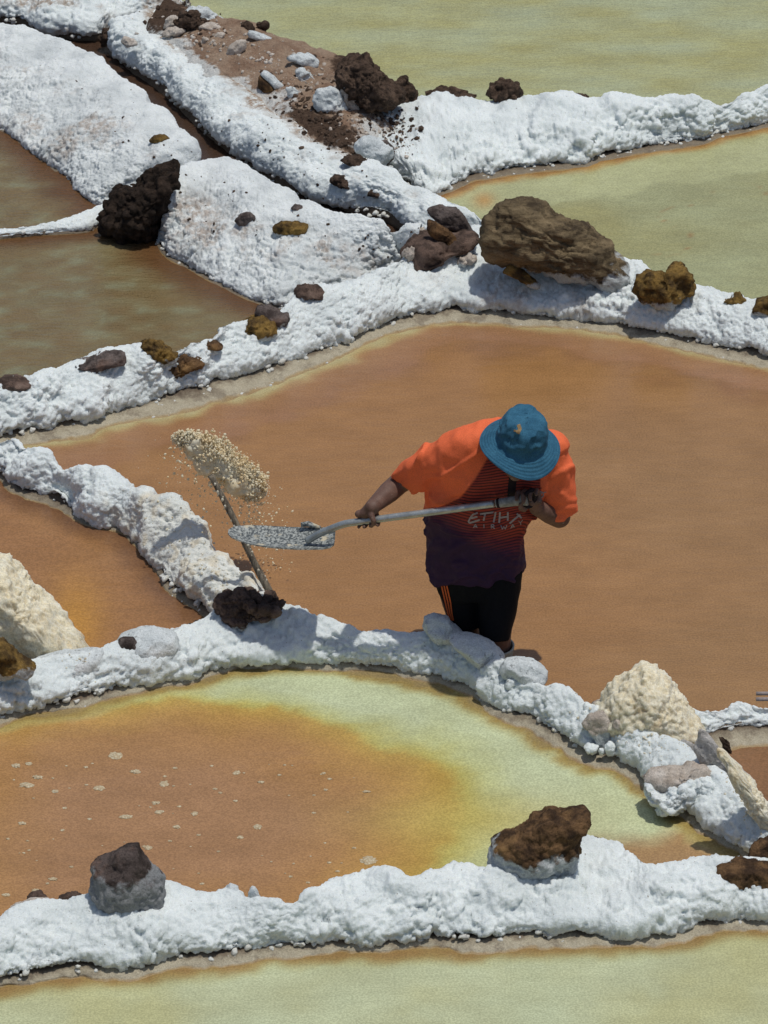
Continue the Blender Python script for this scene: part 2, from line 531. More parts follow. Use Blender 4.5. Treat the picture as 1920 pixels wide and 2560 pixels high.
    pq = np.stack([np.interp(np.linspace(0, len(prof) - 1, mm), np.arange(len(prof)), prof[:, k]) for k in range(4)], 1)
    Q = np.zeros((len(ni), mm, 3))
    Q[:, :, :2] = Bs[:, None] + (Cs - Bs)[:, None] * pq[None, :, 1, None] + Ds[:, None] * pq[None, :, 0, None]
    Q[:, :, 2] = pq[None, :, 2]
    f = Q.reshape(-1, 3)
    Q[:, :, 2] += (0.010 * fbm(f, 16, 4, sd_ + 9) * np.clip(1.15 - pq[None, :, 3].repeat(len(ni), 0), 0.2, 1).ravel()).reshape(len(ni), mm)
    tt = np.broadcast_to(pq[None, :, 3], (len(ni), mm))
    fc = grid_faces(len(ni), mm)
    if sgn < 0: fc = fc[:, ::-1]
    obj('mud_base', mesh('mud_base', Q.reshape(-1, 3), fc, True, {'t': tt.ravel(), 'pale': np.full(tt.size, pale)}), M['mud'], root)
    rng = np.random.RandomState(sd_)
    v1, f1 = ico(2)
    vs, fs = [], []
    for k in range(int(L * 32)):
        i = rng.randint(n); r = rng.rand() ** 2.2
        p = np.array([*(B[i] * (1 - r) + Cw[i] * r - D[i] * 0.012), zf + (zlip - zf) * max(0.0, 1 - r * 2.2) * 0.8])
        rad = rng.uniform(0.005, 0.017) * (1 - 0.45 * r)
        vv = v1 * np.array([1, 1, 0.75]) * rad + p
        vv = vv + 0.25 * rad * fbm(vv / rad, 1.1, 1, k)[:, None]
        fs.append(f1 + len(vs) * len(v1)); vs.append(vv)
    vs = np.vstack(vs)
    nd = obj('salt_nodules', mesh('salt_nodules', vs, np.vstack(fs), True, {'dirt': np.full(len(vs), 0.25), 'harvest': np.full(len(vs), 0.25)}), M['salt'], root)
    nd['kind'] = 'stuff'
    return root, A, B, Cw, zlip

WG = 'salt crusted walls between the ponds'
Z_TOP, Z_UR, Z_MAN, Z_UL, Z_L, Z_YEL, Z_BOT = 0.04, 0.02, 0.0, 0.008, 0.004, -0.02, -0.06

W1A = [(-160,2340),(-80,2315),(0,2295),(30,2270),(80,2255),(130,2245),(200,2240),(300,2215),(410,2205),(480,2208),(545,2215),(580,2212),(640,2243),(700,2255),(745,2258),(785,2225),(820,2190),(870,2190),(900,2180),(940,2178),(965,2180),(1020,2205),(1060,2200),(1100,2170),(1140,2145),(1180,2150),(1220,2163),(1300,2150),(1400,2092),(1470,2076),(1530,2086),(1570,2108),(1600,2150),(1640,2142),(1760,2145),(1870,2143),(1920,2140),(2000,2135),(2080,2130)]
W1B = [(-160,2475),(-80,2455),(0,2440),(60,2430),(150,2415),(230,2412),(300,2405),(370,2405),(400,2390),(450,2380),(530,2377),(620,2365),(680,2350),(760,2352),(850,2345),(960,2348),(1080,2332),(1160,2342),(1230,2335),(1290,2327),(1380,2325),(1440,2328),(1520,2322),(1640,2318),(1720,2308),(1790,2290),(1850,2280),(1920,2288),(2000,2280),(2080,2275)]
wall('salt_wall', 'wide white salt wall along the bottom with a block-shaped stone and a brown rock on it', 'salt wall', W1A, W1B, Z_YEL, Z_BOT, 0.135, [30, 36, 44, 40, 46, 44, 38], bub=(0.42, 1.0), group=WG, lump=0.026)

W2A = [(-160,1705),(-80,1690),(0,1675),(75,1650),(130,1635),(260,1620),(290,1600),(350,1592),(420,1575),(440,1555),(500,1535),(550,1515),(640,1515),(720,1508),(780,1538),(850,1548),(900,1566),(960,1566),(1050,1572),(1100,1580),(1140,1592),(1200,1614),(1240,1624),(1258,1640),(1275,1665),(1330,1690),(1380,1707),(1430,1712),(1460,1735),(1500,1765),(1560,1795),(1620,1815),(1700,1850),(1770,1900),(1830,1950),(1880,2000),(1930,2050),(1990,2110),(2060,2170)]
W2B = [(-160,1835),(-80,1800),(0,1775),(60,1753),(120,1752),(200,1737),(260,1718),(310,1705),(400,1690),(490,1678),(520,1660),(590,1647),(650,1648),(720,1642),(780,1645),(860,1645),(930,1647),(1010,1660),(1060,1670),(1100,1673),(1140,1690),(1180,1702),(1220,1735),(1270,1765),(1330,1777),(1370,1812),(1410,1830),(1450,1850),(1490,1868),(1530,1872),(1560,1892),(1600,1915),(1630,1950),(1670,1980),(1700,2008),(1740,2030),(1790,2063),(1830,2090),(1860,2110),(1900,2130),(1960,2165),(2060,2230)]
wall('salt_wall', 'curved white salt wall with the dark brown lump on it, in front of the man', 'salt wall', W2A, W2B, Z_MAN, Z_YEL, 0.125, [42, 34, 30, 28, 40, 48, 52, 46, 40, 40], bub=(0.45, 1.0), group=WG, lump=0.022, pale=1.0)

W3A = [(1640,1790),(1700,1756),(1800,1752),(1825,1738),(1870,1740),(1920,1742),(2000,1745),(2090,1745)]
W3B = [(1660,1850),(1740,1828),(1790,1820),(1850,1812),(1920,1806),(2000,1800),(2090,1795)]
wall('salt_wall', 'short low white salt wall at the right edge behind the beige salt heap', 'salt wall', W3A, W3B, Z_MAN, Z_MAN - 0.03, 0.10, 62, bub=(0.45, 0.9), group=WG, lump=0.02)

W4A = [(-160,1050),(-80,1062),(0,1078),(40,1082),(80,1105),(145,1130),(158,1158),(215,1165),(240,1180),(290,1190),(320,1222),(375,1228),(392,1262),(440,1268),(500,1292),(538,1322),(552,1360),(590,1402),(640,1452),(680,1500),(720,1545)]
W4B = [(-160,1165),(-80,1165),(0,1172),(20,1198),(60,1215),(120,1232),(150,1245),(200,1272),(240,1288),(285,1292),(310,1305),(338,1332),(352,1350),(370,1372),(382,1402),(402,1438),(440,1465),(480,1492),(515,1522),(560,1560)]
wall('salt_wall', 'lumpy diagonal salt wall sprinkled with fresh beige salt, left of the flying salt', 'salt wall', W4A, W4B, Z_MAN, Z_L, 0.16, [28, 34, 40, 26], cap=-0.16, bub=(0.5, 1.0), group=WG, lump=0.040, pale=0.5,
     harvf=lambda S, T, P: (0.30 + 0.5 * sstep(0.0, 0.5, fbm(P.reshape(-1, 3), 22, 3, 6).reshape(S.shape))) * sstep(0.45, 0.62, S + 0.10 * fbm(P.reshape(-1, 3), 12, 4, 3).reshape(S.shape)))

W5A = [(-160,930),(-80,940),(0,948),(100,945),(150,922),(180,905),(220,895),(300,882),(340,877),(420,885),(480,868),(520,850),(560,840),(572,806),(620,795),(690,790),(720,772),(740,748),(790,722),(900,690),(980,660),(1050,612),(1150,568),(1240,548),(1340,566),(1480,612),(1580,655),(1700,692),(1800,712),(1920,747),(2000,770),(2090,795)]
W5B = [(-160,1105),(-80,1090),(0,1076),(90,1065),(150,1047),(230,1035),(255,1013),(380,985),(500,962),(530,945),(600,930),(700,900),(760,872),(860,838),(900,818),(960,795),(1040,774),(1140,762),(1240,768),(1330,775),(1440,780),(1530,795),(1620,815),(1740,843),(1840,862),(1920,880),(2000,900),(2090,920)]
wall('salt_wall', 'long arched salt wall with the big layered boulder, behind the man', 'salt wall', W5A, W5B, Z_UL, Z_MAN, 0.165, [40, 48, 62, 62, 56, 42, 42, 40, 42], bub=(0.45, 1.0), group=WG, lump=0.026, pale=1.0,
     dirtf=lambda S, T, P: 0.55 * sstep(0.35, 0.8, fbm(P.reshape(-1, 3), 3.5, 3, 77).reshape(S.shape)) * sstep(0.5, 0.6, S))

W6A = [(-160,580),(-80,568),(0,557),(60,552),(150,542),(220,522),(262,508)]
W6B = [(-160,610),(-80,598),(0,586),(60,580),(130,574),(220,568),(270,545)]
wall('salt_wall', 'thin low white salt ridge between the two brown ponds, left of the dark outlet', 'salt wall', W6A, W6B, Z_UL, Z_UL, 0.045, 14, bub=(0.3, 0.5), group=WG, lump=0.012, zlip=Z_UL + 0.03, pale=0.2)

BG = 'salt crusted banks beside the brine channel'
def dirt_bank(c, amt=0.9, lo=0.40):
    def f(S, T, P):
        k = fbm(P.reshape(-1, 3), 3.0, 4, c).reshape(S.shape) + 0.35 * fbm(P.reshape(-1, 3), 16.0, 3, c + 1).reshape(S.shape)
        return amt * sstep(-0.25, 0.5, k) * sstep(lo - 0.08, lo + 0.1, T) * (1 - 0.6 * sstep(0.85, 1.0, T))
    return f
B1A = [(-160,20),(-80,45),(0,68),(60,90),(140,110),(200,135),(260,162),(300,190),(350,225),(382,250),(388,272),(430,312),(470,352),(498,395),(480,404)]
B1B = [(-160,232),(-80,275),(0,316),(40,340),(100,390),(160,432),(215,485),(235,505),(262,508),(330,470),(400,432),(470,408),(478,406)]
wall('salt_bank', 'broad pale salt bank sloping to the small brown pond at upper left', 'salt bank', B1A, B1B[:9], Z_UL, Z_UL, 0.24, 16, BANK, cap=-0.10, za=0.74, bub=(0.08, 1.0), group=BG, lump=0.022, pale=0.2, mat='salt_bank', dirtf=dirt_bank(31, 0.75), cells=(0.048, 0.025, 0.014), smooth=0.09)
B2A = [(400,470),(430,447),(470,422),(540,405),(620,442),(690,488),(760,525),(800,545),(860,565),(960,588),(1050,606)]
B2B = [(391,598),(399,612),(415,632),(470,657),(530,692),(600,727),(660,752),(700,764),(780,752),(900,725),(1010,690),(1060,640)]
wall('salt_bank', 'rounded salt bank with two brown stones stuck in its face, centre of the upper left', 'salt bank', B2A, B2B, Z_UL, Z_UL, 0.27, 16, BANK, cap=0.14, za=0.74, bub=(0.10, 1.15), group=BG, lump=0.022, pale=0.2, mat='salt_bank', dirtf=dirt_bank(57, 0.85, 0.5), cells=(0.048, 0.025, 0.014), smooth=0.09)
B3A = [(400,30),(450,90),(560,185),(640,235),(730,310),(800,350),(880,385),(950,415),(1010,448),(1080,480),(1150,512),(1245,560)]
B3B = [(270,92),(278,112),(320,152),(370,184),(430,233),(470,272),(530,332),(590,374),(640,404),(690,432),(760,467),(850,497),(960,528),(1060,576)]
def dirt3(S, T, P):
    k = fbm(P.reshape(-1, 3), 6.0, 4, 91).reshape(S.shape)
    return 1.0 * sstep(0.42, 0.12, T + 0.18 * k) * sstep(0.72, 0.6, S) + 0.35 * sstep(0.25, 0.6, k) * sstep(0.85, 0.7, T)
wall('salt_bank', 'long flat dusty salt bank running diagonally beside the far side of the channel', 'salt bank', B3A, B3B, Z_TOP, 0.0, 0.13, 34, FLAT, cap=-0.2, zlip=0.10, za=0.8, bub=(0.08, 0.75), group=BG, lump=0.025, pale=0.0, dirtf=dirt3, smooth=0.08)
B4A = [(-160,-70),(0,-75),(150,-70),(300,-60),(420,-40),(470,0)]
B4B = [(-160,15),(0,36),(60,46),(110,62),(180,77),(245,82),(275,60),(330,50),(400,42),(480,22)]
wall('salt_bank', 'salt bank in the top left corner above the channel bend', 'salt bank', B4A, B4B, Z_TOP, 0.0, 0.10, 30, FLAT, zlip=0.10, bub=(0.5, 1.0), group=BG, lump=0.03, pale=0.0, dirtf=lambda S, T, P: 0.8 * sstep(0.0, 0.5, fbm(P.reshape(-1, 3), 4, 4, 12).reshape(S.shape)))
W7A = [(830,350),(870,310),(920,262),(975,236),(1050,236),(1150,240),(1250,246),(1400,248),(1550,251),(1700,250),(1800,245),(1870,226),(1920,212),(2000,195),(2090,175)]
W7B = [(900,385),(950,425),(1010,455),(1065,482),(1085,480),(1140,460),(1180,437),(1250,425),(1320,415),(1400,406),(1460,400),(1500,386),(1560,375),(1620,362),(1700,352),(1770,340),(1795,326),(1860,315),(1920,302),(2000,285),(2090,265)]
wall('salt_wall', 'long white salt wall at the upper right between the two greenish ponds', 'salt wall', W7A, W7B, Z_TOP, Z_UR, 0.18, [14, 16, 20, 20, 18], bub=(0.22, 1.1), group=WG, lump=0.035, pale=0.3, cells=(0.075, 0.034, 0.016),
     dirtf=lambda S, T, P: 0.8 * sstep(0.22, 0.05, S + 0.1 * fbm(P.reshape(-1, 3), 8, 3, 5).reshape(S.shape)) * sstep(0.6, 0.2, T))

# ------------------------------------------------------------------ earth mound on the far bank
def mound():
    Ap = [(425,8),(480,22),(560,48),(640,62),(700,85),(780,108),(860,132),(930,155),(1000,205),(1045,236)]
    Bp = [(360,90),(440,150),(520,215),(600,262),(660,300),(730,350),(800,388),(850,408),(900,415),(940,400),(965,370)]
    n, m = 360, 200
    A = resample(on_z(Ap, 0.24), n, 0.12); B = resample(on_z(Bp, 0.17), n, 0.12)
    t = np.linspace(-0.06, 1, m)
    P = np.zeros((n, m, 3))
    P[:, :, :2] = A[:, None, :2] + (B - A)[:, None, :2] * np.clip(t, -0.03, 1)[None, :, None]
    h = np.interp(t, [-0.06, -0.03, 0, 0.08, 0.3, 0.6, 0.85, 1.0], [-0.10, 0.1, 0.2, 0.265, 0.285, 0.27, 0.235, 0.18])
    P[:, :, 2] = h[None] - 0.16 * sstep(0.80, 1.0, np.linspace(0, 1, n))[:, None]
    f = P.reshape(-1, 3)
    P[:, :, 2] += (0.035 * fbm(f, 5, 5, 4, 0.55) + 0.02 * bubbles(f, 0.06, 9)).reshape(n, m)
    T = np.broadcast_to(t[None], (n, m)); S = np.broadcast_to(np.linspace(0, 1, n)[:, None], (n, m))
    k = fbm(f, 5, 4, 14).reshape(n, m)
    pxy = proj(f).reshape(n, m, 2)
    dk = np.exp(-(((pxy[..., 0] - 815) / 130) ** 2 + ((pxy[..., 1] - (325 + (pxy[..., 0] - 815) * 0.45)) / 50) ** 2))
    dk = np.maximum(dk, sstep(0.55, 0.7, S) * sstep(0.55, 0.2, T))
    dk = np.maximum(dk, 0.8 * sstep(0.2, 0.02, S))
    salt = 0.95 * sstep(0.62, 0.95, T + 0.25 * k) + 0.5 * sstep(0.3, 0.05, S) * sstep(0.2, 0.5, T + k * .3)
    salt = np.maximum(salt, sstep(0.75, 0.9, S) * sstep(0.25, 0.5, T + 0.2 * k)) * (1 - 0.8 * dk)
    o = obj('earth_mound', mesh('earth_mound', f, grid_faces(n, m)[:, ::-1] if grid_normals(P)[n // 2, m // 2, 2] < 0 else grid_faces(n, m), True, {'salt': salt.ravel(), 'dark': dk.ravel()}), M['earth'])
    tag(o, 'brown earth mound dusted with salt and littered with rubble, beside the top pond', 'earth mound')
mound()

# ------------------------------------------------------------------ ponds
def seg_dist(P, poly):
    poly = np.asarray(poly)[:, :2]
    best = np.full(len(P), 1e9)
    for a, b in zip(poly[:-1], poly[1:]):
        ab = b - a
        t = np.clip(((P - a) @ ab) / max(ab @ ab, 1e-9), 0, 1)
        best = np.minimum(best, ((P - a - t[:, None] * ab) ** 2).sum(1))
    return np.sqrt(best)

def inside(P, poly):
    poly = np.asarray(poly)[:, :2]
    r = np.zeros(len(P), bool)
    for (x1, y1), (x2, y2) in zip(poly, np.roll(poly, -1, 0)):
        c = ((y1 > P[:, 1]) != (y2 > P[:, 1])) & (P[:, 0] < (x2 - x1) * (P[:, 1] - y1) / (y2 - y1 + 1e-12) + x1)
        r ^= c
    return r

def pond(name, px, z, colf, mat, step=0.025, floor=True):
    px = [(x - 800 if x < -100 else x + 800 if x > 2000 else x, y) for x, y in px]
    poly = on_z(px, z)
    lo, hi = poly[:, :2].min(0), poly[:, :2].max(0)
    nx, ny = int((hi[0] - lo[0]) / step) + 2, int((hi[1] - lo[1]) / step) + 2
    X, Y = np.meshgrid(lo[0] + np.arange(nx) * step, lo[1] + np.arange(ny) * step, indexing='ij')
    P = np.stack([X.ravel(), Y.ravel(), np.full(X.size, z)], 1)
    ok = inside(P[:, :2], poly)
    fc = grid_faces(nx, ny)
    fc = fc[ok[fc].all(1)]
    used = np.unique(fc)
    mp = np.full(len(P), -1); mp[used] = np.arange(len(used))
    P = P[used]; fc = mp[fc]
    cols = colf(P)
    o = obj(name, mesh(name, P, fc, True, None, cols), M[mat])
    return tag(o, kind='structure')

def ramp_col(x, stops):
    xs = [s[0] for s in stops]
    cs = np.array([s[1][:3] for s in stops])
    return np.stack([np.interp(x, xs, cs[:, k]) for k in range(3)], 1)

EXPO = 1.0   # converts the seen colour to a base colour under this light
WB = (0.95, 1.02, 1.08)
def C(r, g, b): return tuple(min(0.8, x * EXPO * w) for x, w in zip(srgb(r, g, b)[:3], WB))
def shift(poly, dy): return [(x, y + dy) for x, y in poly]
def lerp(a, b, t): return a * (1 - t[:, None]) + b * t[:, None]

def man_col(P):
    e = 0.10 * fbm(P, 6, 4, 5) ; q = proj(P)
    c = np.tile(np.array(C(162, 117, 73)), (len(P), 1))
    c = lerp(c, np.array(C(156, 118, 78)), sstep(1100, 1900, q[:, 0] + 200 * fbm(P, 1.5, 3, 8)) * 0.8)
    c = lerp(c, np.array(C(164, 116, 69)), sstep(1250, 800, q[:, 1]) * 0.6)
    d = seg_dist(P[:, :2], on_z([(x, y + o) for (x, y), o in zip(W5B, np.interp(np.linspace(0, 1, len(W5B)), np.linspace(0, 1, 9), [40, 48, 62, 62, 56, 42, 42, 40, 42]))], 0))
    bd = ramp_col(d * (0.8 + 0.9 * sstep(-0.5, 0.7, fbm(P, 2.2, 3, 23))) + 0.03 * fbm(P, 9, 5, 21), [(0.0, C(185, 168, 122)), (0.025, C(178, 153, 104)), (0.045, C(170, 134, 90)), (0.07, C(160, 116, 78)), (0.30, C(158, 114, 80)), (0.34, C(150, 107, 70))])
    c = lerp(bd, c, sstep(0.22, 0.42, d + e))
    return c
pond('pond_water', [(-170,1090),(0,1010),(300,935),(700,850),(1000,715),(1200,700),(1500,750),(1960,820),(2090,850),(2100,1775),(1800,1785),(1640,1810),(1560,1820),(1300,1720),(1200,1660),(900,1600),(640,1570),(550,1520),(465,1395),(290,1290),(70,1190),(-160,1175)], Z_MAN, man_col, 'water_still')

OR = [(-200,1815),(150,1795),(330,1768),(560,1765),(740,1798),(900,1855),(1010,1910),(1085,1965),(1115,2020),(1100,2090),(1060,2150),(990,2195),(800,2330),(-200,2450)]
def yel_col(P):
    og = on_z(OR, Z_YEL)
    d = seg_dist(P[:, :2], np.vstack([og, og[:1]])) * np.where(inside(P[:, :2], og), -1, 1)
    q = proj(P)
    d = d + 0.07 * fbm(P, 2.5, 4, 3) + 0.035 * fbm(P * np.array([1, 1.4, 1]), 9, 5, 4, 0.65)
    wid = 0.75 + 0.75 * sstep(700, 1150, q[:, 0])
    c = ramp_col(d / wid, [(-0.75, C(166, 123, 85)), (-0.35, C(174, 128, 80)), (-0.12, C(183, 139, 76)), (0.02, C(188, 152, 78)), (0.07, C(189, 175, 100)), (0.14, C(193, 191, 135)), (0.24, C(196, 198, 155))])
    wob = fbm(P, 4, 5, 66)
    k = sstep(2035, 2120, q[:, 1] + 45 * wob + 0.08 * (q[:, 0] - 1600)) * sstep(1380, 1560, q[:, 0] + 60 * wob)
    c = lerp(c, np.array(C(166, 122, 78)), np.clip(k, 0, 1) * 0.9)
    k = np.exp(-(((q[:, 0] - 1200) / 260) ** 2 + ((q[:, 1] - 2050) / 60) ** 2))
    c = lerp(c, np.array(C(196, 176, 100)), np.clip(k * 0.7, 0, 1))
    sh = np.interp(np.linspace(0, 1, len(W2B)), np.linspace(0, 1, 10), [42, 34, 30, 28, 40, 48, 52, 46, 40, 40])
    e = seg_dist(P[:, :2], on_z([(x, y + o) for (x, y), o in zip(W2B, sh)], Z_YEL)) + 0.03 * fbm(P, 10, 4, 9)
    bd = ramp_col(e, [(0.0, C(150, 128, 88)), (0.03, C(160, 134, 76)), (0.07, C(184, 172, 112))])
    return lerp(bd, c, sstep(0.03, 0.10, e))
pond('pond_water', [(-170,1800),(0,1745),(300,1670),(560,1610),(900,1615),(1100,1640),(1300,1745),(1500,1840),(1700,1960),(1900,2100),(2060,2200),(2060,2180),(1700,2200),(1300,2240),(900,2260),(700,2300),(300,2310),(-170,2400)], Z_YEL, yel_col, 'water')

def bot_col(P):
    k = fbm(P, 2.0, 5, 33)
    c = ramp_col(k, [(-0.8, C(187, 181, 132)), (0, C(189, 188, 147)), (0.8, C(193, 195, 156))])
    e = seg_dist(P[:, :2], on_z([(x, y + o) for (x, y), o in zip(W1B, np.interp(np.linspace(0, 1, len(W1B)), np.linspace(0, 1, 7), [30, 36, 44, 40, 46, 44, 38]))], Z_BOT)) + 0.02 * fbm(P, 12, 4, 2)
    bd = ramp_col(e, [(0.0, C(150, 118, 74)), (0.03, C(160, 134, 84)), (0.09, C(182, 176, 124))])
    return lerp(bd, c, sstep(0.03, 0.12, e))
pond('pond_water', [(-170,2440),(300,2370),(900,2310),(1900,2240),(2100,2240),(2150,2760),(-220,2760)], Z_BOT, bot_col, 'water_still')

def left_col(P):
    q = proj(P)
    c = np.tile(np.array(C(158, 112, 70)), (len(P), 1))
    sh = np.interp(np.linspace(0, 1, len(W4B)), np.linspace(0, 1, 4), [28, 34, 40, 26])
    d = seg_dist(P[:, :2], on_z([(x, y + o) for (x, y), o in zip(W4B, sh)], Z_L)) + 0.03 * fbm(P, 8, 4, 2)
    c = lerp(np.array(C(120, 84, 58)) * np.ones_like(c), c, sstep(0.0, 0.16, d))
    k = np.exp(-(((q[:, 0] - 190) / 70) ** 2 + ((q[:, 1] - 1560) / 110) ** 2))
    return lerp(c, np.array(C(190, 135, 62)), np.clip(k, 0, 1))
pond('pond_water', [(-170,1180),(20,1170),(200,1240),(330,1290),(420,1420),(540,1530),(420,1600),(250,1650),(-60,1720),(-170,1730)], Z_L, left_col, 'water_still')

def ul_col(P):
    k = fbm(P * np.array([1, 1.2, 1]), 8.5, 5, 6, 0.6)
    c = ramp_col(k, [(-0.5, C(124, 102, 66)), (0.0, C(127, 109, 74)), (0.35, C(130, 115, 80)), (0.7, C(134, 126, 94))])  # grey-green steps paint reflections into the water colour
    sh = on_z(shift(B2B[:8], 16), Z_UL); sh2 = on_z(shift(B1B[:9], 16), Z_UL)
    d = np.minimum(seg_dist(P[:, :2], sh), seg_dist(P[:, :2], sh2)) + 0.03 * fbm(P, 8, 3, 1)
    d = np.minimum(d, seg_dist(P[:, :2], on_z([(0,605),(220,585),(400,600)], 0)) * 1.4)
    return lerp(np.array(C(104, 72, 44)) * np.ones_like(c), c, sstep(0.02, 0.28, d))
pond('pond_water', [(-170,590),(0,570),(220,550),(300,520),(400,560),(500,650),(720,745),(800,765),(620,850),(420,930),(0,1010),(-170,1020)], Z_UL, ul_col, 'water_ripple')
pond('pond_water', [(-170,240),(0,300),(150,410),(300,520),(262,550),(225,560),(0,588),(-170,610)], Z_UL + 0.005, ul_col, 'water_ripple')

def ur_col(P):
    q = proj(P)
    k = fbm(P, 1.3, 5, 44)
    c = ramp_col(k, [(-0.7, C(160, 151, 99)), (0.2, C(163, 159, 114)), (0.9, C(168, 167, 124))])
    d = seg_dist(P[:, :2], on_z(shift(W7B[3:], 17), Z_UR))
    dn = d + 0.10 * fbm(P, 3, 4, 4)
    c = lerp(np.array(C(179, 175, 127)) * np.ones_like(c), c, sstep(0.42, 0.48, dn))
    # thin reddish algae threads
    a = np.abs(fbm(P, 1.6, 3, 71)); thr = sstep(0.022, 0.0, a) * sstep(1500, 1700, q[:, 0]) * sstep(0.5, 0.8, d)
    c = lerp(c, np.array(C(160, 112, 66)), thr * 0.6)
    k = np.exp(-(((q[:, 0] - 1210) / 26) ** 2 + ((q[:, 1] - 500) / 20) ** 2))
    c = lerp(c, np.array(C(190, 138, 72)), k * 0.8)
    bd = ramp_col(d + 0.02 * fbm(P, 12, 4, 4), [(0.0, C(140, 98, 56)), (0.04, C(176, 136, 78)), (0.10, C(176, 166, 114))])
    return lerp(bd, c, sstep(0.04, 0.13, d + 0.03 * fbm(P, 10, 3, 4)))
pond('pond_water', [(1010,460),(1200,415),(1500,375),(1800,315),(2100,240),(2140,850),(1920,770),(1600,680),(1400,620),(1100,560)], Z_UR, ur_col, 'water_still')

def top_col(P):
    k = fbm(P * np.array([1, 2.2, 1]), 2.5, 5, 52)
    return ramp_col(k, [(-0.8, C(172, 163, 106)), (0, C(176, 172, 124)), (0.8, C(174, 174, 134))])
pond('pond_water', [(380,-60),(480,40),(600,80),(900,180),(1050,265),(1400,285),(1800,285),(1920,262),(2140,225),(2260,-1500),(-100,-1500)], Z_TOP, top_col, 'water_ripple', 0.05)

def rb_col(P): return np.tile(np.array(C(140, 100, 66)), (len(P), 1))
pond('pond_water', [(1700,1850),(1800,1830),(2120,1815),(2160,2240),(1960,2090)], Z_MAN - 0.03, rb_col, 'water_still')
def ch_col(P): return np.tile(np.array(C(70, 51, 39)), (len(P), 1))
pond('channel_water', [(-170,0),(0,28),(250,60),(300,90),(420,210),(600,370),(700,440),(900,520),(1060,575),(1000,600),(800,545),(600,450),(480,440),(430,480),(380,500),(330,500),(420,430),(440,370),(360,280),(200,170),(0,110),(-170,70)], 0.03, ch_col, 'water_still')

# ------------------------------------------------------------------ rocks
def _land():
    vs, fs, k = [], [], 0
    for o in bpy.data.objects:
        if o.type == 'MESH' and (o.name.startswith('salt_crust') or o.name.startswith('earth_mound')):
            v = np.zeros(len(o.data.vertices) * 3, np.float32); o.data.vertices.foreach_get('co', v); v = v.reshape(-1, 3)
            if o.parent: v = v + np.array(o.parent.location, np.float32)
            f = np.zeros(len(o.data.loops), np.int32); o.data.loops.foreach_get('vertex_index', f)
            vs.append(v); fs.append(f.reshape(-1, 4) + k); k += len(v)
    return BVHTree.FromPolygons(np.vstack(vs).tolist(), np.vstack(fs).tolist())
LAND = _land()
def surface(px, py):
    d = Vector(rays([(px, py)])[0]).normalized()
    h = LAND.ray_cast(Vector(CAM), d)
    return np.array(h[0]) if h[0] is not None else on_z([(px, py)], 0.1)[0]
def vnormals(v, f):
    fn = np.cross(v[f[:, 1]] - v[f[:, 0]], v[f[:, 2]] - v[f[:, 0]])
    n = np.zeros_like(v)
    for k in range(3): np.add.at(n, f[:, k], fn)
    return n / np.maximum(np.linalg.norm(n, axis=1, keepdims=True), 1e-12)

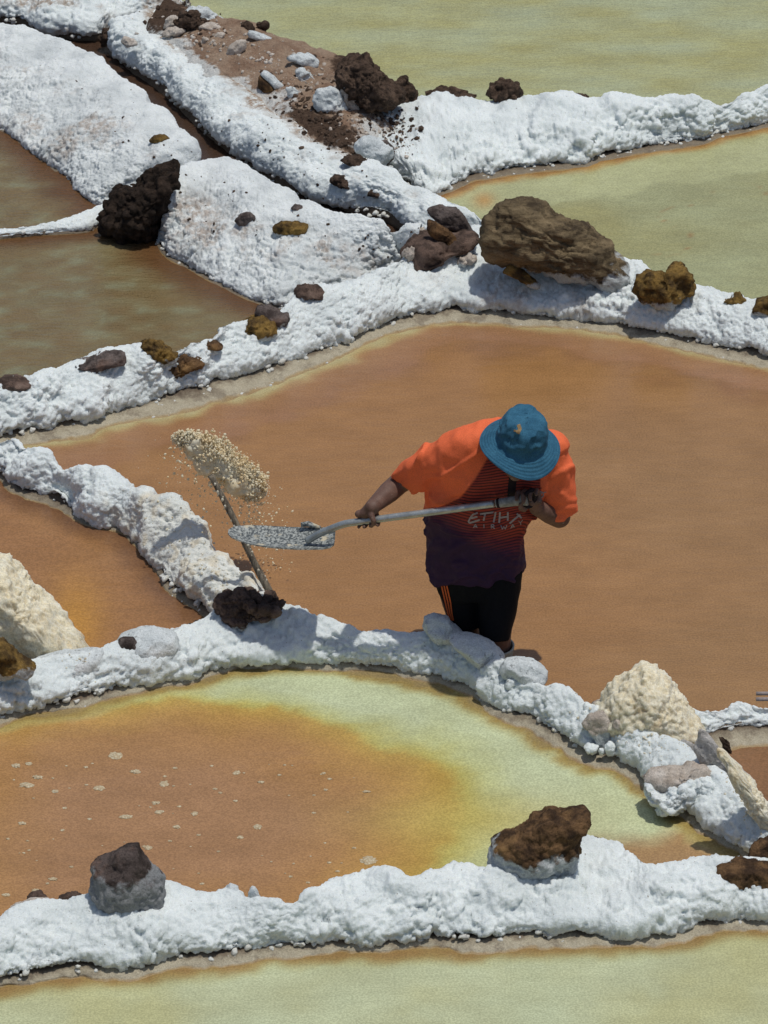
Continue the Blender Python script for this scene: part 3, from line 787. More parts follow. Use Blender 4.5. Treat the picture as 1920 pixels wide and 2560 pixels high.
def rock(name, label, cat, outline, zbase, m, depth=0.55, rough=0.10, lumps=0.0, lumpcell=0.06, facets=8, salt=0.0, saltline=None, sub=5, group=None, seed=None, freq=2.0, top_salt=0.0, back=0.3, strata=0.0):
    SEED[0] += 3
    sd_ = seed or SEED[0]
    rng = np.random.RandomState(sd_)
    out = np.asarray(outline, float)
    if len(out) == 2:                                  # bounding box: x0,y0 / x1,y1
        (x0, y0), (x1, y1) = out
        a = np.linspace(0, 2 * math.pi, 18, endpoint=False)
        r = 1 + 0.09 * rng.randn(18)
        out = np.stack([(x0 + x1) / 2 + (x1 - x0) / 2 * np.cos(a) * r, (y0 + y1) / 2 + (y1 - y0) / 2 * np.sin(a) * r], 1)
    x0, y0 = out.min(0); x1, y1 = out.max(0)
    bedded = zbase is None
    if zbase is None:                                   # bed it where it meets the crust
        foot = surface((x0 + x1) / 2, y1 - 0.25 * (y1 - y0))
        zbase = float(foot[2])
        foot = on_z([((x0 + x1) / 2, y1 - 0.25 * (y1 - y0))], zbase)[0]
    else:
        foot = on_z([((x0 + x1) / 2, y1)], zbase)[0]
    wm = (x1 - x0) / ppm(foot)
    dep = depth * wm / 2
    yc = foot[1] + back * dep
    V = on_y(out, yc)
    c2 = np.array([(V[:, 0].min() + V[:, 0].max()) / 2, (V[:, 2].min() + V[:, 2].max()) / 2])
    dv = np.stack([V[:, 0] - c2[0], V[:, 2] - c2[1]], 1)
    # dense outline -> polar radius
    nd = np.vstack([dv, dv[:1]])
    dd = np.concatenate([np.linspace(nd[i], nd[i + 1], 24, endpoint=False) for i in range(len(dv))])
    ang = np.arctan2(dd[:, 1], dd[:, 0]); rad = np.hypot(dd[:, 0], dd[:, 1])
    o = np.argsort(ang)
    ang, rad = ang[o], rad[o]
    v, f = ico(sub)
    v = v.copy()
    a = np.arctan2(v[:, 2], v[:, 0])
    R = np.interp(a, np.r_[ang[-1] - 2 * math.pi, ang, ang[0] + 2 * math.pi], np.r_[rad[-1], rad, rad[0]])
    gk = np.ones(len(v))
    for k in range(facets):
        nrm = rng.randn(3); nrm[1] = -abs(nrm[1]) * 1.5; nrm /= np.linalg.norm(nrm)
        gk = np.minimum(gk, rng.uniform(0.62, 0.92) / np.maximum(v @ nrm, 1e-3))
    side = np.hypot(v[:, 0], v[:, 2])
    face = np.sqrt(np.maximum(1 - np.abs(v[:, 1]) ** 2.2, 0))     # boxier than a sphere
    gs = 1 - (1 - gk) * (1 - 0.9 * sstep(0.6, 0.95, side))
    P = np.stack([np.cos(a) * R * face * gs, v[:, 1] * dep * gk, np.sin(a) * R * face * gs], 1)
    size = math.sqrt(wm * (y1 - y0) / ppm(foot)) / 2
    N = vnormals(P, f)
    q = P / size
    P = P + N * (size * rough * (fbm(q + sd_, freq, 5, sd_, 0.62) + 0.6 * (0.5 - np.abs(fbm(q + sd_ + 9, freq * 1.7, 3, sd_ + 2)))))[:, None]
    if strata:
        N = vnormals(P, f)
        lay = (q[:, 2] + 0.42 * q[:, 0] + 0.2 * q[:, 1]) * 5.5 + 1.2 * fbm(q, 1.6, 3, sd_ + 31)
        led = (lay - np.floor(lay)); led = sstep(0.0, 0.75, led) * (1 - sstep(0.85, 1.0, led))
        P = P + N * (size * strata * (led - 0.5) * (0.4 + 0.9 * sstep(-0.3, 0.5, fbm(q * np.array([1, 1, 3]), 2.0, 3, sd_ + 33))))[:, None]
    if lumps:
        N = vnormals(P, f)
        bb = bubbles(P + sd_, lumpcell, sd_)
        P = P + N * (lumps * (bb - bb.mean()))[:, None]
        N = vnormals(P, f)
        bb = bubbles(P + sd_, lumpcell * 0.45, sd_ + 1)
        P = P + N * (lumps * 0.7 * (bb - bb.mean()))[:, None]
    zrel = (P[:, 2] - P[:, 2].min()) / max(np.ptp(P[:, 2]), 1e-6)
    if saltline is None and group == RG and salt < 0.2: saltline = 0.16
    s = np.full(len(P), salt)
    if saltline is not None:
        s = s + sstep(saltline + 0.30, saltline - 0.02, zrel + 0.12 * fbm(q + 5, 2.5, 3, sd_))
    if top_salt:
        s = s + top_salt * sstep(0.2, 0.7, N[:, 2])
    P = P + np.array([0, 0, c2[1] - zbase - (0.10 * np.ptp(V[:, 2]) if bedded else 0.0)])
    me = mesh(name, P, f, True, {'salt': np.clip(s, 0, 1)})
    ob = obj(name, me, M[m])
    ob.location = (c2[0], yc, zbase)
    tag(ob, label, cat, group)
    return ob

RG = 'stones lying on the salt walls'
ZT = 0.12
rock('boulder', 'big layered brown boulder on the arched salt wall, largest rock in view', 'boulder', [(1207,600),(1212,560),(1235,545),(1262,508),(1300,512),(1345,528),(1375,545),(1420,555),(1470,580),(1520,615),(1545,645),(1578,680),(1580,700),(1555,718),(1480,706),(1400,690),(1320,665),(1260,655),(1215,640)], 0.16, 'rock_layer', depth=0.65, rough=0.11, facets=14, saltline=0.14, seed=47, freq=2.4, sub=6, strata=0.03)
rock('rock', 'mossy golden brown lumpy rock right of the big boulder', 'rock', [(1588,730),(1592,690),(1625,680),(1660,690),(1680,672),(1720,670),(1738,690),(1736,730),(1700,735),(1680,762),(1640,760),(1610,745)], 0.17, 'rock_gold', 0.8, 0.15, 0.5, 0.05, saltline=0.12, group=RG, sub=5)
rock('rock', 'small flat brown rock right of the mossy lumpy rock', 'rock', [(1808,755),(1830,738),(1850,728),(1866,745),(1860,755),(1835,760)], None, 'rock_gold', 0.8, 0.15, 0.3, 0.04, group=RG, sub=4, saltline=0.1)
rock('rock', 'brown rock cut by the right edge beside the arched wall', 'rock', [(1878,780),(1890,752),(1925,742),(1970,750),(1975,785),(1920,790)], 0.17, 'rock_gold', 0.8, 0.15, 0.3, 0.05, group=RG, sub=4)
rock('rock', 'thin golden brown flake of rock leaning below the big boulder', 'rock', [(1254,680),(1275,664),(1300,668),(1325,695),(1350,708),(1348,722),(1325,715),(1290,692)], 0.155, 'rock_gold', 0.5, 0.12, group=RG, sub=4, back=0.0)
rock('rock', 'dark brown rock at the foot of the rounded salt bank', 'rock', [(733,748),(738,722),(760,710),(790,715),(810,722),(806,738),(770,745)], None, 'rock_dark', 0.9, 0.14, 0.4, 0.05, group=RG, sub=4)
rock('rock', 'flat golden rock in front of a purplish one on the arched wall', 'rock', [(575,820),(600,812),(625,795),(660,790),(690,805),(698,825),(680,843),(650,838),(630,822)], None, 'rock_gold', 0.9, 0.13, 0.3, 0.05, group=RG, sub=5, salt=0.1)
rock('rock', 'purplish brown rock behind the flat golden one, at the pond corner', 'rock', [(636,785),(645,765),(675,762),(700,775),(722,785),(722,812),(705,818),(680,795),(655,790)], None, 'rock_grey', 0.8, 0.12, 0.3, 0.05, group=RG, sub=4)
rock('rock', 'upright golden brown rock, left of the touching pair on the arched wall', 'rock', [(348,880),(352,855),(375,843),(400,850),(420,870),(438,880),(435,900),(390,908),(362,902)], None, 'rock_gold', 0.9, 0.14, 0.5, 0.045, group=RG, sub=5)
rock('rock', 'low reddish brown rock, right one of the touching pair on the arched wall', 'rock', [(392,925),(400,900),(430,888),(465,882),(490,895),(510,900),(505,912),(470,918),(430,938),(405,935)], None, 'rock_brown', 0.8, 0.14, 0.5, 0.045, group=RG, sub=5, saltline=0.1)
rock('rock', 'dark grey rock slab on the arched wall, left of the golden pair', 'rock', [(175,905),(215,900),(250,885),(270,877),(312,880),(316,905),(280,908),(240,925),(215,912)], None, 'rock_grey', 0.7, 0.12, group=RG, sub=5, salt=0.05)
rock('rock', 'small dark rock half sunk in salt between the golden rocks', 'rock', [(500,860),(520,851),(545,852),(560,868),(540,873),(515,872)], None, 'rock_brown', 0.8, 0.14, group=RG, sub=4)
rock('rock', 'brown flat rubble stone at the left end of the arched wall', 'rock', [(-10,965),(0,943),(40,945),(65,950),(95,962),(60,966),(20,972)], None, 'rock_dark', 0.8, 0.16, group=RG, sub=4, salt=0.1)
rock('rock', 'dark brown cauliflower shaped lump at the foot of the leaning pole', 'rock', [(535,1515),(545,1500),(580,1490),(605,1483),(630,1492),(645,1505),(680,1500),(708,1510),(690,1532),(650,1535),(620,1540),(590,1570),(565,1565),(550,1540)], 0.11, 'rock_dark', 0.8, 0.12, 0.75, 0.05, group=RG, sub=6, salt=0.12)
rock('rock', 'golden orange broken rock at the left edge beside the beige salt slope', 'rock', [(-60,1680),(-60,1600),(5,1592),(30,1610),(50,1638),(85,1655),(88,1662),(72,1688),(40,1680),(0,1688)], None, 'rock_gold', 0.7, 0.10, back=-0.9, group=RG, sub=5)
rock('rock', 'flat white salt covered slab right of the golden orange rock', 'rock', [(74,1670),(90,1640),(170,1625),(225,1620),(258,1618),(263,1652),(240,1664),(170,1684),(130,1700),(90,1696)], None, 'rock_salt', 0.6, 0.07, back=0.9, facets=6, group=RG, sub=5, salt=0.25)
rock('rock', 'rounded salt coated stone with a bare brown left end', 'rock', [(290,1610),(300,1595),(340,1582),(400,1578),(440,1590),(452,1612),(440,1635),(400,1648),(350,1648),(318,1638)], 0.07, 'rock_salt', 0.8, 0.07, facets=6, group=RG, sub=5, salt=0.2)
rock('rock', 'brown knob of rock at the left end of the rounded salt coated stone', 'rock', [(289,1612),(300,1596),(330,1594),(345,1610),(358,1630),(350,1648),(322,1645),(312,1628)], 0.07, 'rock_grey', 0.9, 0.12, group=RG, sub=4, back=-0.4, salt=0.1)
rock('rock', 'grey salt coated stone tilted against the wall in front of the man', 'rock', [(1054,1565),(1058,1545),(1085,1537),(1120,1545),(1135,1568),(1160,1590),(1158,1608),(1130,1620),(1105,1612),(1075,1592)], 0.09, 'rock_salt', 0.9, 0.08, facets=7, group=RG, sub=5)
rock('rock', 'loaf shaped white stone between the tilted grey stone and the blocky one', 'rock', [(1122,1596),(1150,1588),(1200,1600),(1240,1618),(1262,1640),(1260,1664),(1220,1672),(1170,1650)], 0.07, 'rock_salt', 0.9, 0.06, facets=4, group=RG, sub=5, salt=0.3)
rock('rock', 'blocky grey salt coated stone standing on the curved wall, lower right of the man', 'rock', [(1246,1680),(1262,1655),(1300,1650),(1345,1660),(1368,1680),(1366,1700),(1340,1718),(1300,1715),(1268,1700)], 0.08, 'rock_salt', 0.9, 0.07, facets=9, group=RG, sub=5)
rock('rock', 'large square grey brown stone on the bottom wall, greyed by salt', 'rock', [(228,2160),(233,2155),(300,2130),(348,2110),(362,2140),(400,2180),(414,2210),(410,2285),(395,2318),(330,2330),(285,2315),(255,2280),(228,2230)], 0.0, 'rock_block', 0.85, 0.08, 0.2, 0.05, facets=7, saltline=0.58, group=RG, sub=6, seed=203)
rock('rock', 'small brown pebble leaning at the left foot of the large square stone', 'rock', [(222,2250),(230,2228),(252,2225),(262,2250),(250,2268)], 0.03, 'rock_dark', 0.9, 0.1, group=RG, sub=4, back=-0.2)
rock('rock', 'round reddish pebble below the small brown one beside the square stone', 'rock', [(208,2270),(218,2252),(240,2252),(250,2268),(240,2282),(220,2282)], 0.0, 'rock_grey', 0.9, 0.1, group=RG, sub=4, back=-0.4)
rock('rock', 'pinkish salt crusted rock lying at the far left of the bottom wall', 'rock', [(8,2300),(25,2275),(80,2255),(125,2252),(135,2265),(100,2275),(50,2290),(20,2300)], 0.05, 'rock_beige', 0.7, 0.1, group=RG, sub=5)
rock('rock', 'dark clod behind the pinkish crusted rock at the far left', 'rock', [(60,2262),(75,2240),(100,2233),(122,2245),(125,2260),(95,2262)], 0.06, 'rock_dark', 0.9, 0.14, 0.4, 0.04, group=RG, sub=4)
rock('rock', 'thin brown crumbs of rock along the bottom wall, left of the square stone', 'rock', [(140,2250),(160,2238),(190,2235),(222,2250),(200,2256),(165,2258)], 0.07, 'rock_dark', 0.6, 0.18, group=RG, sub=4)
rock('rock', 'small salt knob with a bare brown tip on the bottom wall', 'rock', [(550,2260),(558,2228),(575,2212),(595,2220),(612,2245),(605,2268),(575,2272)], 0.03, 'rock_salt', 0.9, 0.1, group=RG, sub=4, salt=0.3)
rock('rock', 'tiny pointed salt spike near the middle of the bottom wall', 'rock', [(615,2258),(622,2228),(630,2216),(640,2222),(652,2245),(658,2262),(635,2268)], 0.04, 'rock_salt', 0.9, 0.1, group=RG, sub=4, salt=0.3)
rock('rock', 'large rusty brown rock with a white salt foot on the bottom wall', 'rock', [(1222,2205),(1226,2120),(1240,2105),(1290,2080),(1345,2052),(1375,2034),(1420,2038),(1470,2036),(1481,2050),(1465,2075),(1455,2130),(1440,2170),(1400,2205),(1350,2232),(1300,2235),(1260,2225)], 0.02, 'rock_brown', 0.8, 0.10, 0.2, 0.05, facets=14, saltline=0.46, group=RG, sub=6, seed=311)
rock('rock', 'small brown rock half hidden behind the large rusty one', 'rock', [(1462,2105),(1475,2096),(1495,2097),(1520,2115),(1505,2120),(1475,2118)], 0.07, 'rock_brown', 0.8, 0.12, group=RG, sub=4)
rock('rock', 'rusty brown rock lying low at the right end of the bottom wall', 'rock', [(1790,2175),(1800,2165),(1850,2158),(1905,2162),(1960,2175),(1965,2205),(1900,2210),(1850,2228),(1820,2215)], 0.04, 'rock_brown', 0.7, 0.11, group=RG, sub=5, seed=333)
rock('rock', 'rusty rock standing behind the low one at the right edge', 'rock', [(1868,2155),(1880,2118),(1915,2098),(1970,2090),(1985,2160),(1920,2170),(1885,2165)], 0.05, 'rock_brown', 0.8, 0.11, group=RG, sub=5)
rock('rock', 'dark flat chip on the salt just above the rusty rocks at the right edge', 'rock', [(1875,2078),(1882,2064),(1925,2062),(1960,2068),(1955,2084),(1900,2088)], 0.06, 'rock_dark', 0.7, 0.12, group=RG, sub=4)

# stones in the face of the rounded bank and on the banks
rock('rock', 'golden brown stone embedded in the face of the rounded bank', 'rock', [(680,565),(700,552),(740,553),(772,560),(765,578),(720,588),(690,585)], None, 'rock_gold', 0.6, 0.12, group=RG, sub=4, saltline=0.2)
rock('rock', 'reddish brown stone showing through the rounded bank, left of the golden one', 'rock', [(585,548),(600,530),(625,525),(640,540),(632,560),(605,570)], None, 'rock_grey', 0.5, 0.12, group=RG, sub=4, salt=0.3)
rock('rock', 'tiny brown stone near the top of the rounded bank', 'rock', [(725,520),(738,510),(755,512),(760,522),(742,527)], None, 'rock_grey', 0.8, 0.12, group=RG, sub=3, salt=0.1)
rock('rock', 'ochre stained stone flush with the end of the broad pale bank', 'rock', [(372,350),(385,336),(410,333),(425,342),(405,352),(385,358)], None, 'rock_gold', 0.6, 0.1, group=RG, sub=4, salt=0.3)
rock('rock', 'brown sod on the flat bank above the channel, nearer the small wall junction', 'rock', [(820,452),(835,437),(860,440),(890,458),(895,472),(865,470)], None, 'soil', 0.7, 0.15, 0.4, 0.03, group=RG, sub=4, salt=0.1)
rock('rock', 'small brown sod near the lower end of the flat bank', 'rock', [(915,485),(930,476),(950,482),(962,492),(945,496)], None, 'soil', 0.7, 0.15, 0.4, 0.03, group=RG, sub=3, salt=0.15)

# rubble on the earth mound
MG = 'rubble lying on the earth mound'
zm = 0.24
rock('earth_clod', 'big dark earth clod on the mound against the top pond', 'earth clod', [(838,196),(855,156),(885,146),(915,148),(935,172),(955,192),(970,214),(990,222),(1008,232),(1000,258),(975,270),(930,275),(890,262),(850,235)], 0.24, 'soil', 1.0, 0.16, 0.5, 0.035, group=MG, sub=6)
rock('earth_clod', 'smaller dark clod at the right foot of the big earth clod', 'earth clod', [(975,225),(990,198),(1015,195),(1030,215),(1050,250),(1045,270),(1020,265),(995,250)], 0.18, 'soil', 0.7, 0.15, 0.6, 0.05, group=MG, sub=5)
rock('earth_clod', 'round dark clod standing alone on the back of the upper right wall', 'earth clod', [(1218,235),(1225,215),(1250,204),(1285,203),(1302,220),(1306,245),(1280,256),(1245,252)], 0.19, 'soil', 0.9, 0.12, 0.6, 0.05, sub=5)
rock('earth_clod', 'low crumbly strip of dark clods between the mound and the lone round clod', 'earth clod', [(1060,238),(1085,226),(1110,222),(1150,236),(1200,242),(1160,248),(1100,246)], 0.19, 'soil', 0.5, 0.2, 0.6, 0.03, sub=5)
rock('earth_clod', 'tiny dark crumbs right of the lone round clod', 'earth clod', [(1420,246),(1440,238),(1465,240),(1478,247),(1450,252)], 0.20, 'soil', 0.7, 0.2, 0.6, 0.03, sub=4)
rock('earth_clod', 'brown clod on the mound crest left of the white log shaped lump', 'earth clod', [(596,80),(602,62),(620,54),(636,66),(638,84),(615,88)], zm, 'soil', 0.8, 0.12, 0.5, 0.04, group=MG, sub=4)
rock('earth_clod', 'second brown clod on the mound crest just behind the white log shaped lump', 'earth clod', [(638,74),(642,56),(668,56),(672,74),(660,84)], zm, 'soil', 0.8, 0.14, 0.5, 0.04, group=MG, sub=4)
rock('rock', 'white log shaped salt lump on the mound crest', 'rock', [(617,82),(622,72),(650,80),(682,94),(678,105),(650,98),(622,90)], None, 'rock_salt', 0.5, 0.1, group=MG, sub=4)
rock('rock', 'pale pointed slab lying on the brown part of the mound', 'rock', [(562,146),(572,112),(590,97),(615,95),(618,115),(598,132),(575,140)], None, 'rock_beige', 0.6, 0.1, group=MG, sub=4, salt=0.2)
rock('rock', 'white roll of salt crust, mid mound', 'rock', [(652,178),(660,168),(675,180),(700,200),(718,218),(712,226),(690,226),(672,202)], None, 'rock_salt', 0.6, 0.1, group=MG, sub=4, salt=0.5, back=-0.4)
rock('rock', 'brown curved shard under the white roll of salt crust', 'rock', [(644,200),(650,182),(668,192),(690,220),(710,228),(700,240),(670,232),(650,222)], None, 'rock_brown', 0.6, 0.1, group=MG, sub=4)
rock('rock', 'white salt block near the top of the mound, above the spotted slab', 'rock', [(716,140),(740,131),(780,133),(797,150),(795,168),(770,172),(745,155)], None, 'rock_salt', 0.6, 0.13, 0.3, 0.04, group=MG, sub=4, salt=0.3)
rock('rock', 'big white spotted salt slab in the middle of the mound', 'rock', [(780,240),(792,216),(830,210),(850,222),(868,255),(878,285),(850,296),(815,280),(790,262)], None, 'rock_salt', 0.6, 0.1, 0.2, 0.04, group=MG, sub=5, salt=0.35)
rock('rock', 'tan crumbly slab leaning right of the big spotted slab', 'rock', [(848,215),(862,203),(885,222),(905,270),(905,296),(882,290),(868,255)], None, 'rock_beige', 0.6, 0.16, 0.3, 0.04, group=MG, sub=5)
rock('rock', 'small white lump left of the big spotted slab', 'rock', [(715,215),(730,212),(748,225),(745,248),(725,248)], None, 'rock_salt', 0.6, 0.15, 0.3, 0.04, group=MG, sub=4)
rock('rock', 'white crumb below the salt block', 'rock', [(738,175),(755,165),(775,178),(790,195),(770,205),(748,198)], None, 'rock_salt', 0.6, 0.2, 0.5, 0.03, group=MG, sub=4)
rock('rock', 'white rock with a dark right side where the mound meets the upper right wall', 'rock', [(885,372),(900,348),(925,340),(955,350),(982,368),(984,395),(962,420),(935,415),(905,392)], 0.14, 'rock_salt', 0.8, 0.1, group=MG, sub=5, salt=0.2)
rock('rock', 'grey piece forming the dark right side of that white rock', 'rock', [(945,352),(965,350),(985,368),(985,398),(968,415),(958,385)], 0.14, 'rock_grey', 0.8, 0.08, group=MG, sub=4)  # separate grey piece makes the white rock's right side dark
rock('earth_clod', 'brown clod on the flat bank below the soil patch', 'earth clod', [(850,402),(870,390),(905,392),(928,410),(922,424),(885,412)], 0.20, 'soil', 0.7, 0.14, 0.4, 0.04, group=MG, sub=4)
for k, (bx, lb) in enumerate([([(408,72),(412,48),(435,38),(453,50),(450,66)], 'upright beige stone at the top left of the mound'),
                              ([(400,90),(420,72),(455,68),(468,78),(440,92)], 'long flat beige stone lying below the upright beige one'),
                              ([(493,86),(500,64),(530,58),(560,70),(565,90),(530,88)], 'broad beige rubble stone in the middle of the rubble heap'),
                              ([(499,112),(508,92),(525,98),(525,116)], 'small pale stone standing at the foot of the rubble heap'),
                              ([(530,98),(545,80),(562,84),(556,110),(542,114)], 'white finger shaped stone right of the small pale stone'),
                              ([(300,105),(310,92),(335,98),(345,110),(320,118)], 'flat beige stone on the bank left of the rubble heap')]):
    rock('rock', lb, 'rock', bx, zm - (0.04 if k == 5 else 0), 'rock_beige', 0.7, 0.12, 0.2, 0.04, group=MG, sub=4, salt=0.15)
rock('earth_clod', 'dark soil lump between the beige rubble stones', 'earth clod', [(440,55),(455,28),(480,30),(500,45),(520,60),(510,80),(475,85),(450,75)], zm, 'soil', 0.7, 0.2, 0.7, 0.04, group=MG, sub=5)
rock('salt_ridge', 'thin white salt edge curving along the corner of the top pond', 'salt ridge', [(459,30),(480,20),(520,20),(550,45),(590,72),(580,80),(545,66),(500,45)], 0.18, 'rock_salt', 0.5, 0.08, 0.4, 0.04, sub=5, salt=0.5)

def scatter(name, label, area, zfun, n, rmin, rmax, mat, seed, parent_tag='rubble'):
    rng = np.random.RandomState(seed)
    vs, fs, k0 = [], [], 0
    v1, f1 = ico(1)
    pts = area(rng, n)
    for (px, py) in pts:
        p = surface(px, py)
        if p[2] < 0.03: continue
        r = rmin + (rmax - rmin) * rng.rand() ** 2.5
        Q, _ = np.linalg.qr(rng.randn(3, 3))
        vv = (v1 * (1 + 0.28 * rng.randn(len(v1), 1).clip(-1, 1)) * np.array([1, rng.uniform(.6, 1), rng.uniform(.45, .9)]) * r) @ Q + p
        vs.append(vv); fs.append(f1 + k0); k0 += len(vv)
    v = np.vstack(vs)
    tag(obj(name, mesh(name, v, np.vstack(fs), False, {'salt': np.zeros(len(v))}), M[mat]), label, 'rubble', kind='stuff')
def cloud(cs):
    def f(rng, n):
        out = []
        for k in range(n):
            cx, cy, sx, sy, tilt = cs[rng.randint(len(cs))]
            a, b = rng.randn() * sx, rng.randn() * sy
            out.append((cx + a, cy + b + a * tilt))
        return out
    return f
ZM = lambda x, y: 0.285
scatter('soil_crumbs', 'dark crumbs of soil scattered over the earth mound', cloud([(815,325,70,28,0.45),(900,250,60,35,0.5),(760,270,50,30,0.4),(480,60,45,20,0.2),(820,300,60,30,0.5),(1000,330,40,30,0.3)]), ZM, 900, 0.003, 0.019, 'soil', 71)
scatter('pale_crumbs', 'pale crumbs of salt and stone scattered over the earth mound', cloud([(760,190,55,28,0.4),(500,90,60,22,0.2),(640,150,60,30,0.4),(860,270,45,40,0.5),(960,330,40,30,0.3)]), ZM, 600, 0.003, 0.016, 'rock_beige', 72)
scatter('bank_crumbs', 'tiny brown crumbs strewn over the long flat bank and the rounded bank', cloud([(740,400,140,30,0.42),(600,520,120,60,0.2),(950,600,110,25,0.1),(330,300,90,60,0.5)]), lambda x, y: 0.235, 130, 0.003, 0.012, 'soil', 73)

# mud outlet between the two banks, hole shade put into its colour
rock('mud_outlet', 'mud outlet with the shade of its hole in its colour, between the two salt banks above the brown pond', 'mud bank', [(262,570),(264,530),(292,494),(338,468),(400,432),(445,418),(440,445),(412,500),(398,560),(392,600),(340,602),(300,590)], 0.0, 'shaded_mud', 1.1, 0.17, 0.6, 0.05, facets=3, sub=6)
rock('salt_lump', 'small ring of white salt on top of the dark mud outlet', 'salt lump', [(303,476),(312,466),(340,466),(360,472),(350,482),(322,484)], 0.17, 'salt', 0.8, 0.1, 0.3, 0.03, sub=4, salt=0.5)
rock('mud_plug', 'dark mud plug at the bend of the channel in the upper left', 'mud bank', [(245,100),(255,75),(290,66),(298,78),(275,95),(268,118),(252,116)], 0.06, 'soil', 0.9, 0.15, 0.5, 0.05, sub=5)
rock('mud_plug', 'brown mud plug where the channel splits by the rounded bank', 'mud bank', [(530,408),(548,397),(580,398),(600,410),(590,418),(555,416)], 0.06, 'soil', 0.9, 0.15, 0.5, 0.05, sub=4)

# weathered slabs left of the boulder
SG = 'weathered slabs heaped left of the big boulder'
rock('slab', 'brown rounded slab tilted on top of the weathered heap', 'slab', [(1063,525),(1075,516),(1110,518),(1140,522),(1165,545),(1180,575),(1192,590),(1170,600),(1135,580),(1095,555)], 0.22, 'rock_grey', 0.5, 0.08, facets=4, group=SG, sub=5, back=0.5)
rock('slab', 'narrow brown slab with pale lower edge in the middle of the heap', 'slab', [(1068,548),(1085,555),(1120,575),(1140,590),(1150,625),(1140,635),(1125,610),(1090,600),(1070,580)], 0.20, 'rock_brown', 0.4, 0.08, facets=4, group=SG, sub=5, back=-0.8, top_salt=0.25)
rock('slab', 'dark mass of slabs at the base of the weathered heap', 'slab', [(1004,655),(1008,620),(1030,595),(1070,590),(1120,600),(1190,590),(1206,600),(1180,618),(1130,630),(1080,640),(1040,668),(1015,668)], 0.15, 'rock_dark', 0.8, 0.14, facets=6, group=SG, sub=5)
rock('slab', 'curled pale brown slab at the left end of the weathered heap', 'slab', [(1003,640),(1010,620),(1050,610),(1075,612),(1030,622),(1020,640),(1035,650),(1020,660)], 0.16, 'rock_beige', 0.4, 0.08, facets=3, group=SG, sub=4, back=-1.2)
rock('slab', 'yellowish salt lump at the upper left of the weathered heap', 'slab', [(1022,590),(1032,572),(1060,570),(1072,585),(1060,598),(1040,602)], 0.20, 'rock_beige', 0.7, 0.12, group=SG, sub=4, salt=0.3, back=-0.5)
rock('rock', 'cluster of yellowish pebbles between the weathered heap and the boulder', 'rock', [(1135,655),(1150,640),(1175,635),(1192,648),(1185,662),(1155,664)], 0.17, 'rock_beige', 0.8, 0.2, 0.6, 0.03, group=RG, sub=4, salt=0.1)

# broken crust slabs at the right corner
KG = 'broken salt slabs on the right part of the curved wall'
rock('slab', 'upright pinkish salt block like a stump, left of the beige heap', 'slab', [(1455,1800),(1472,1775),(1510,1768),(1525,1785),(1532,1830),(1525,1870),(1498,1876),(1485,1840),(1470,1815)], None, 'rock_beige', 0.8, 0.09, facets=6, saltline=0.45, group=KG, sub=5)
rock('slab', 'pinkish flat slab lying behind the stump like block', 'slab', [(1480,1755),(1520,1745),(1560,1748),(1582,1760),(1560,1785),(1530,1790),(1515,1770)], None, 'rock_beige', 0.7, 0.08, group=KG, sub=5, salt=0.2)
rock('slab', 'small pale block with a brown underside in front of the beige heap', 'slab', [(1528,1810),(1540,1793),(1560,1798),(1575,1820),(1572,1834),(1545,1828)], None, 'rock_beige', 0.8, 0.1, group=KG, sub=4, salt=0.25)
rock('slab', 'tall grey pointed slab standing right of the beige heap', 'slab', [(1735,1880),(1738,1840),(1750,1822),(1765,1828),(1790,1862),(1815,1895),(1828,1930),(1842,1962),(1830,1970),(1790,1945),(1760,1920)], 0.04, 'slate', 0.35, 0.10, facets=9, group=KG, sub=5)
rock('slab', 'small grey slab leaning on the left of the tall pointed slab', 'slab', [(1700,1850),(1712,1848),(1738,1862),(1742,1885),(1745,1905),(1725,1890),(1708,1870)], 0.05, 'slate', 0.35, 0.06, facets=4, group=KG, sub=4, back=-0.6)
rock('slab', 'wide pale slab jutting out over the white crust, pinkish at its left end', 'slab', [(1604,1945),(1625,1930),(1680,1926),(1715,1930),(1735,1912),(1765,1915),(1792,1940),(1770,1945),(1735,1942),(1700,1962),(1660,1975),(1625,1965)], 0.05, 'rock_beige', 0.5, 0.13, facets=11, group=KG, sub=5, back=-0.3, strata=0.05)
rock('slab', 'arched crust fragment above the dark soil pocket', 'slab', [(1615,1880),(1630,1862),(1665,1850),(1690,1855),(1700,1880),(1685,1893),(1660,1882),(1640,1884)], 0.07, 'rock_salt', 0.5, 0.08, group=KG, sub=5, salt=0.3)
rock('soil_heap', 'pocket of dark soil between the broken slabs', 'soil heap', [(1655,1925),(1680,1895),(1705,1885),(1735,1895),(1742,1915),(1715,1930),(1680,1932)], 0.05, 'soil', 0.8, 0.15, 0.6, 0.03, sub=5)
rock('soil_heap', 'small dark soil patch behind the top of the tall pointed slab', 'soil heap', [(1796,1842),(1815,1846),(1826,1862),(1828,1884),(1812,1878)], 0.05, 'soil', 0.4, 0.12, 0.4, 0.02, sub=4)
rock('soil_heap', 'dark soil patch at the lower right foot of the tall pointed slab', 'soil heap', [(1842,1945),(1858,1950),(1880,1978),(1888,1992),(1868,2000),(1850,1975)], 0.03, 'soil', 0.4, 0.12, 0.4, 0.02, sub=4)
rock('soil_heap', 'thin line of brown soil along the foot of the beige heap', 'soil heap', [(1580,1832),(1620,1825),(1665,1832),(1672,1845),(1640,1848),(1600,1840)], 0.06, 'soil', 0.5, 0.2, 0.6, 0.03, sub=4)
rock('salt_lump', 'overhanging white crust lobe under the wide pale slab', 'salt lump', [(1610,1965),(1660,1978),(1720,1955),(1750,1955),(1740,1990),(1712,2015),(1690,2030),(1640,2025),(1620,2000)], 0.01, 'salt', 0.8, 0.10, 0.75, 0.035, group=KG, sub=6, salt=0.6)
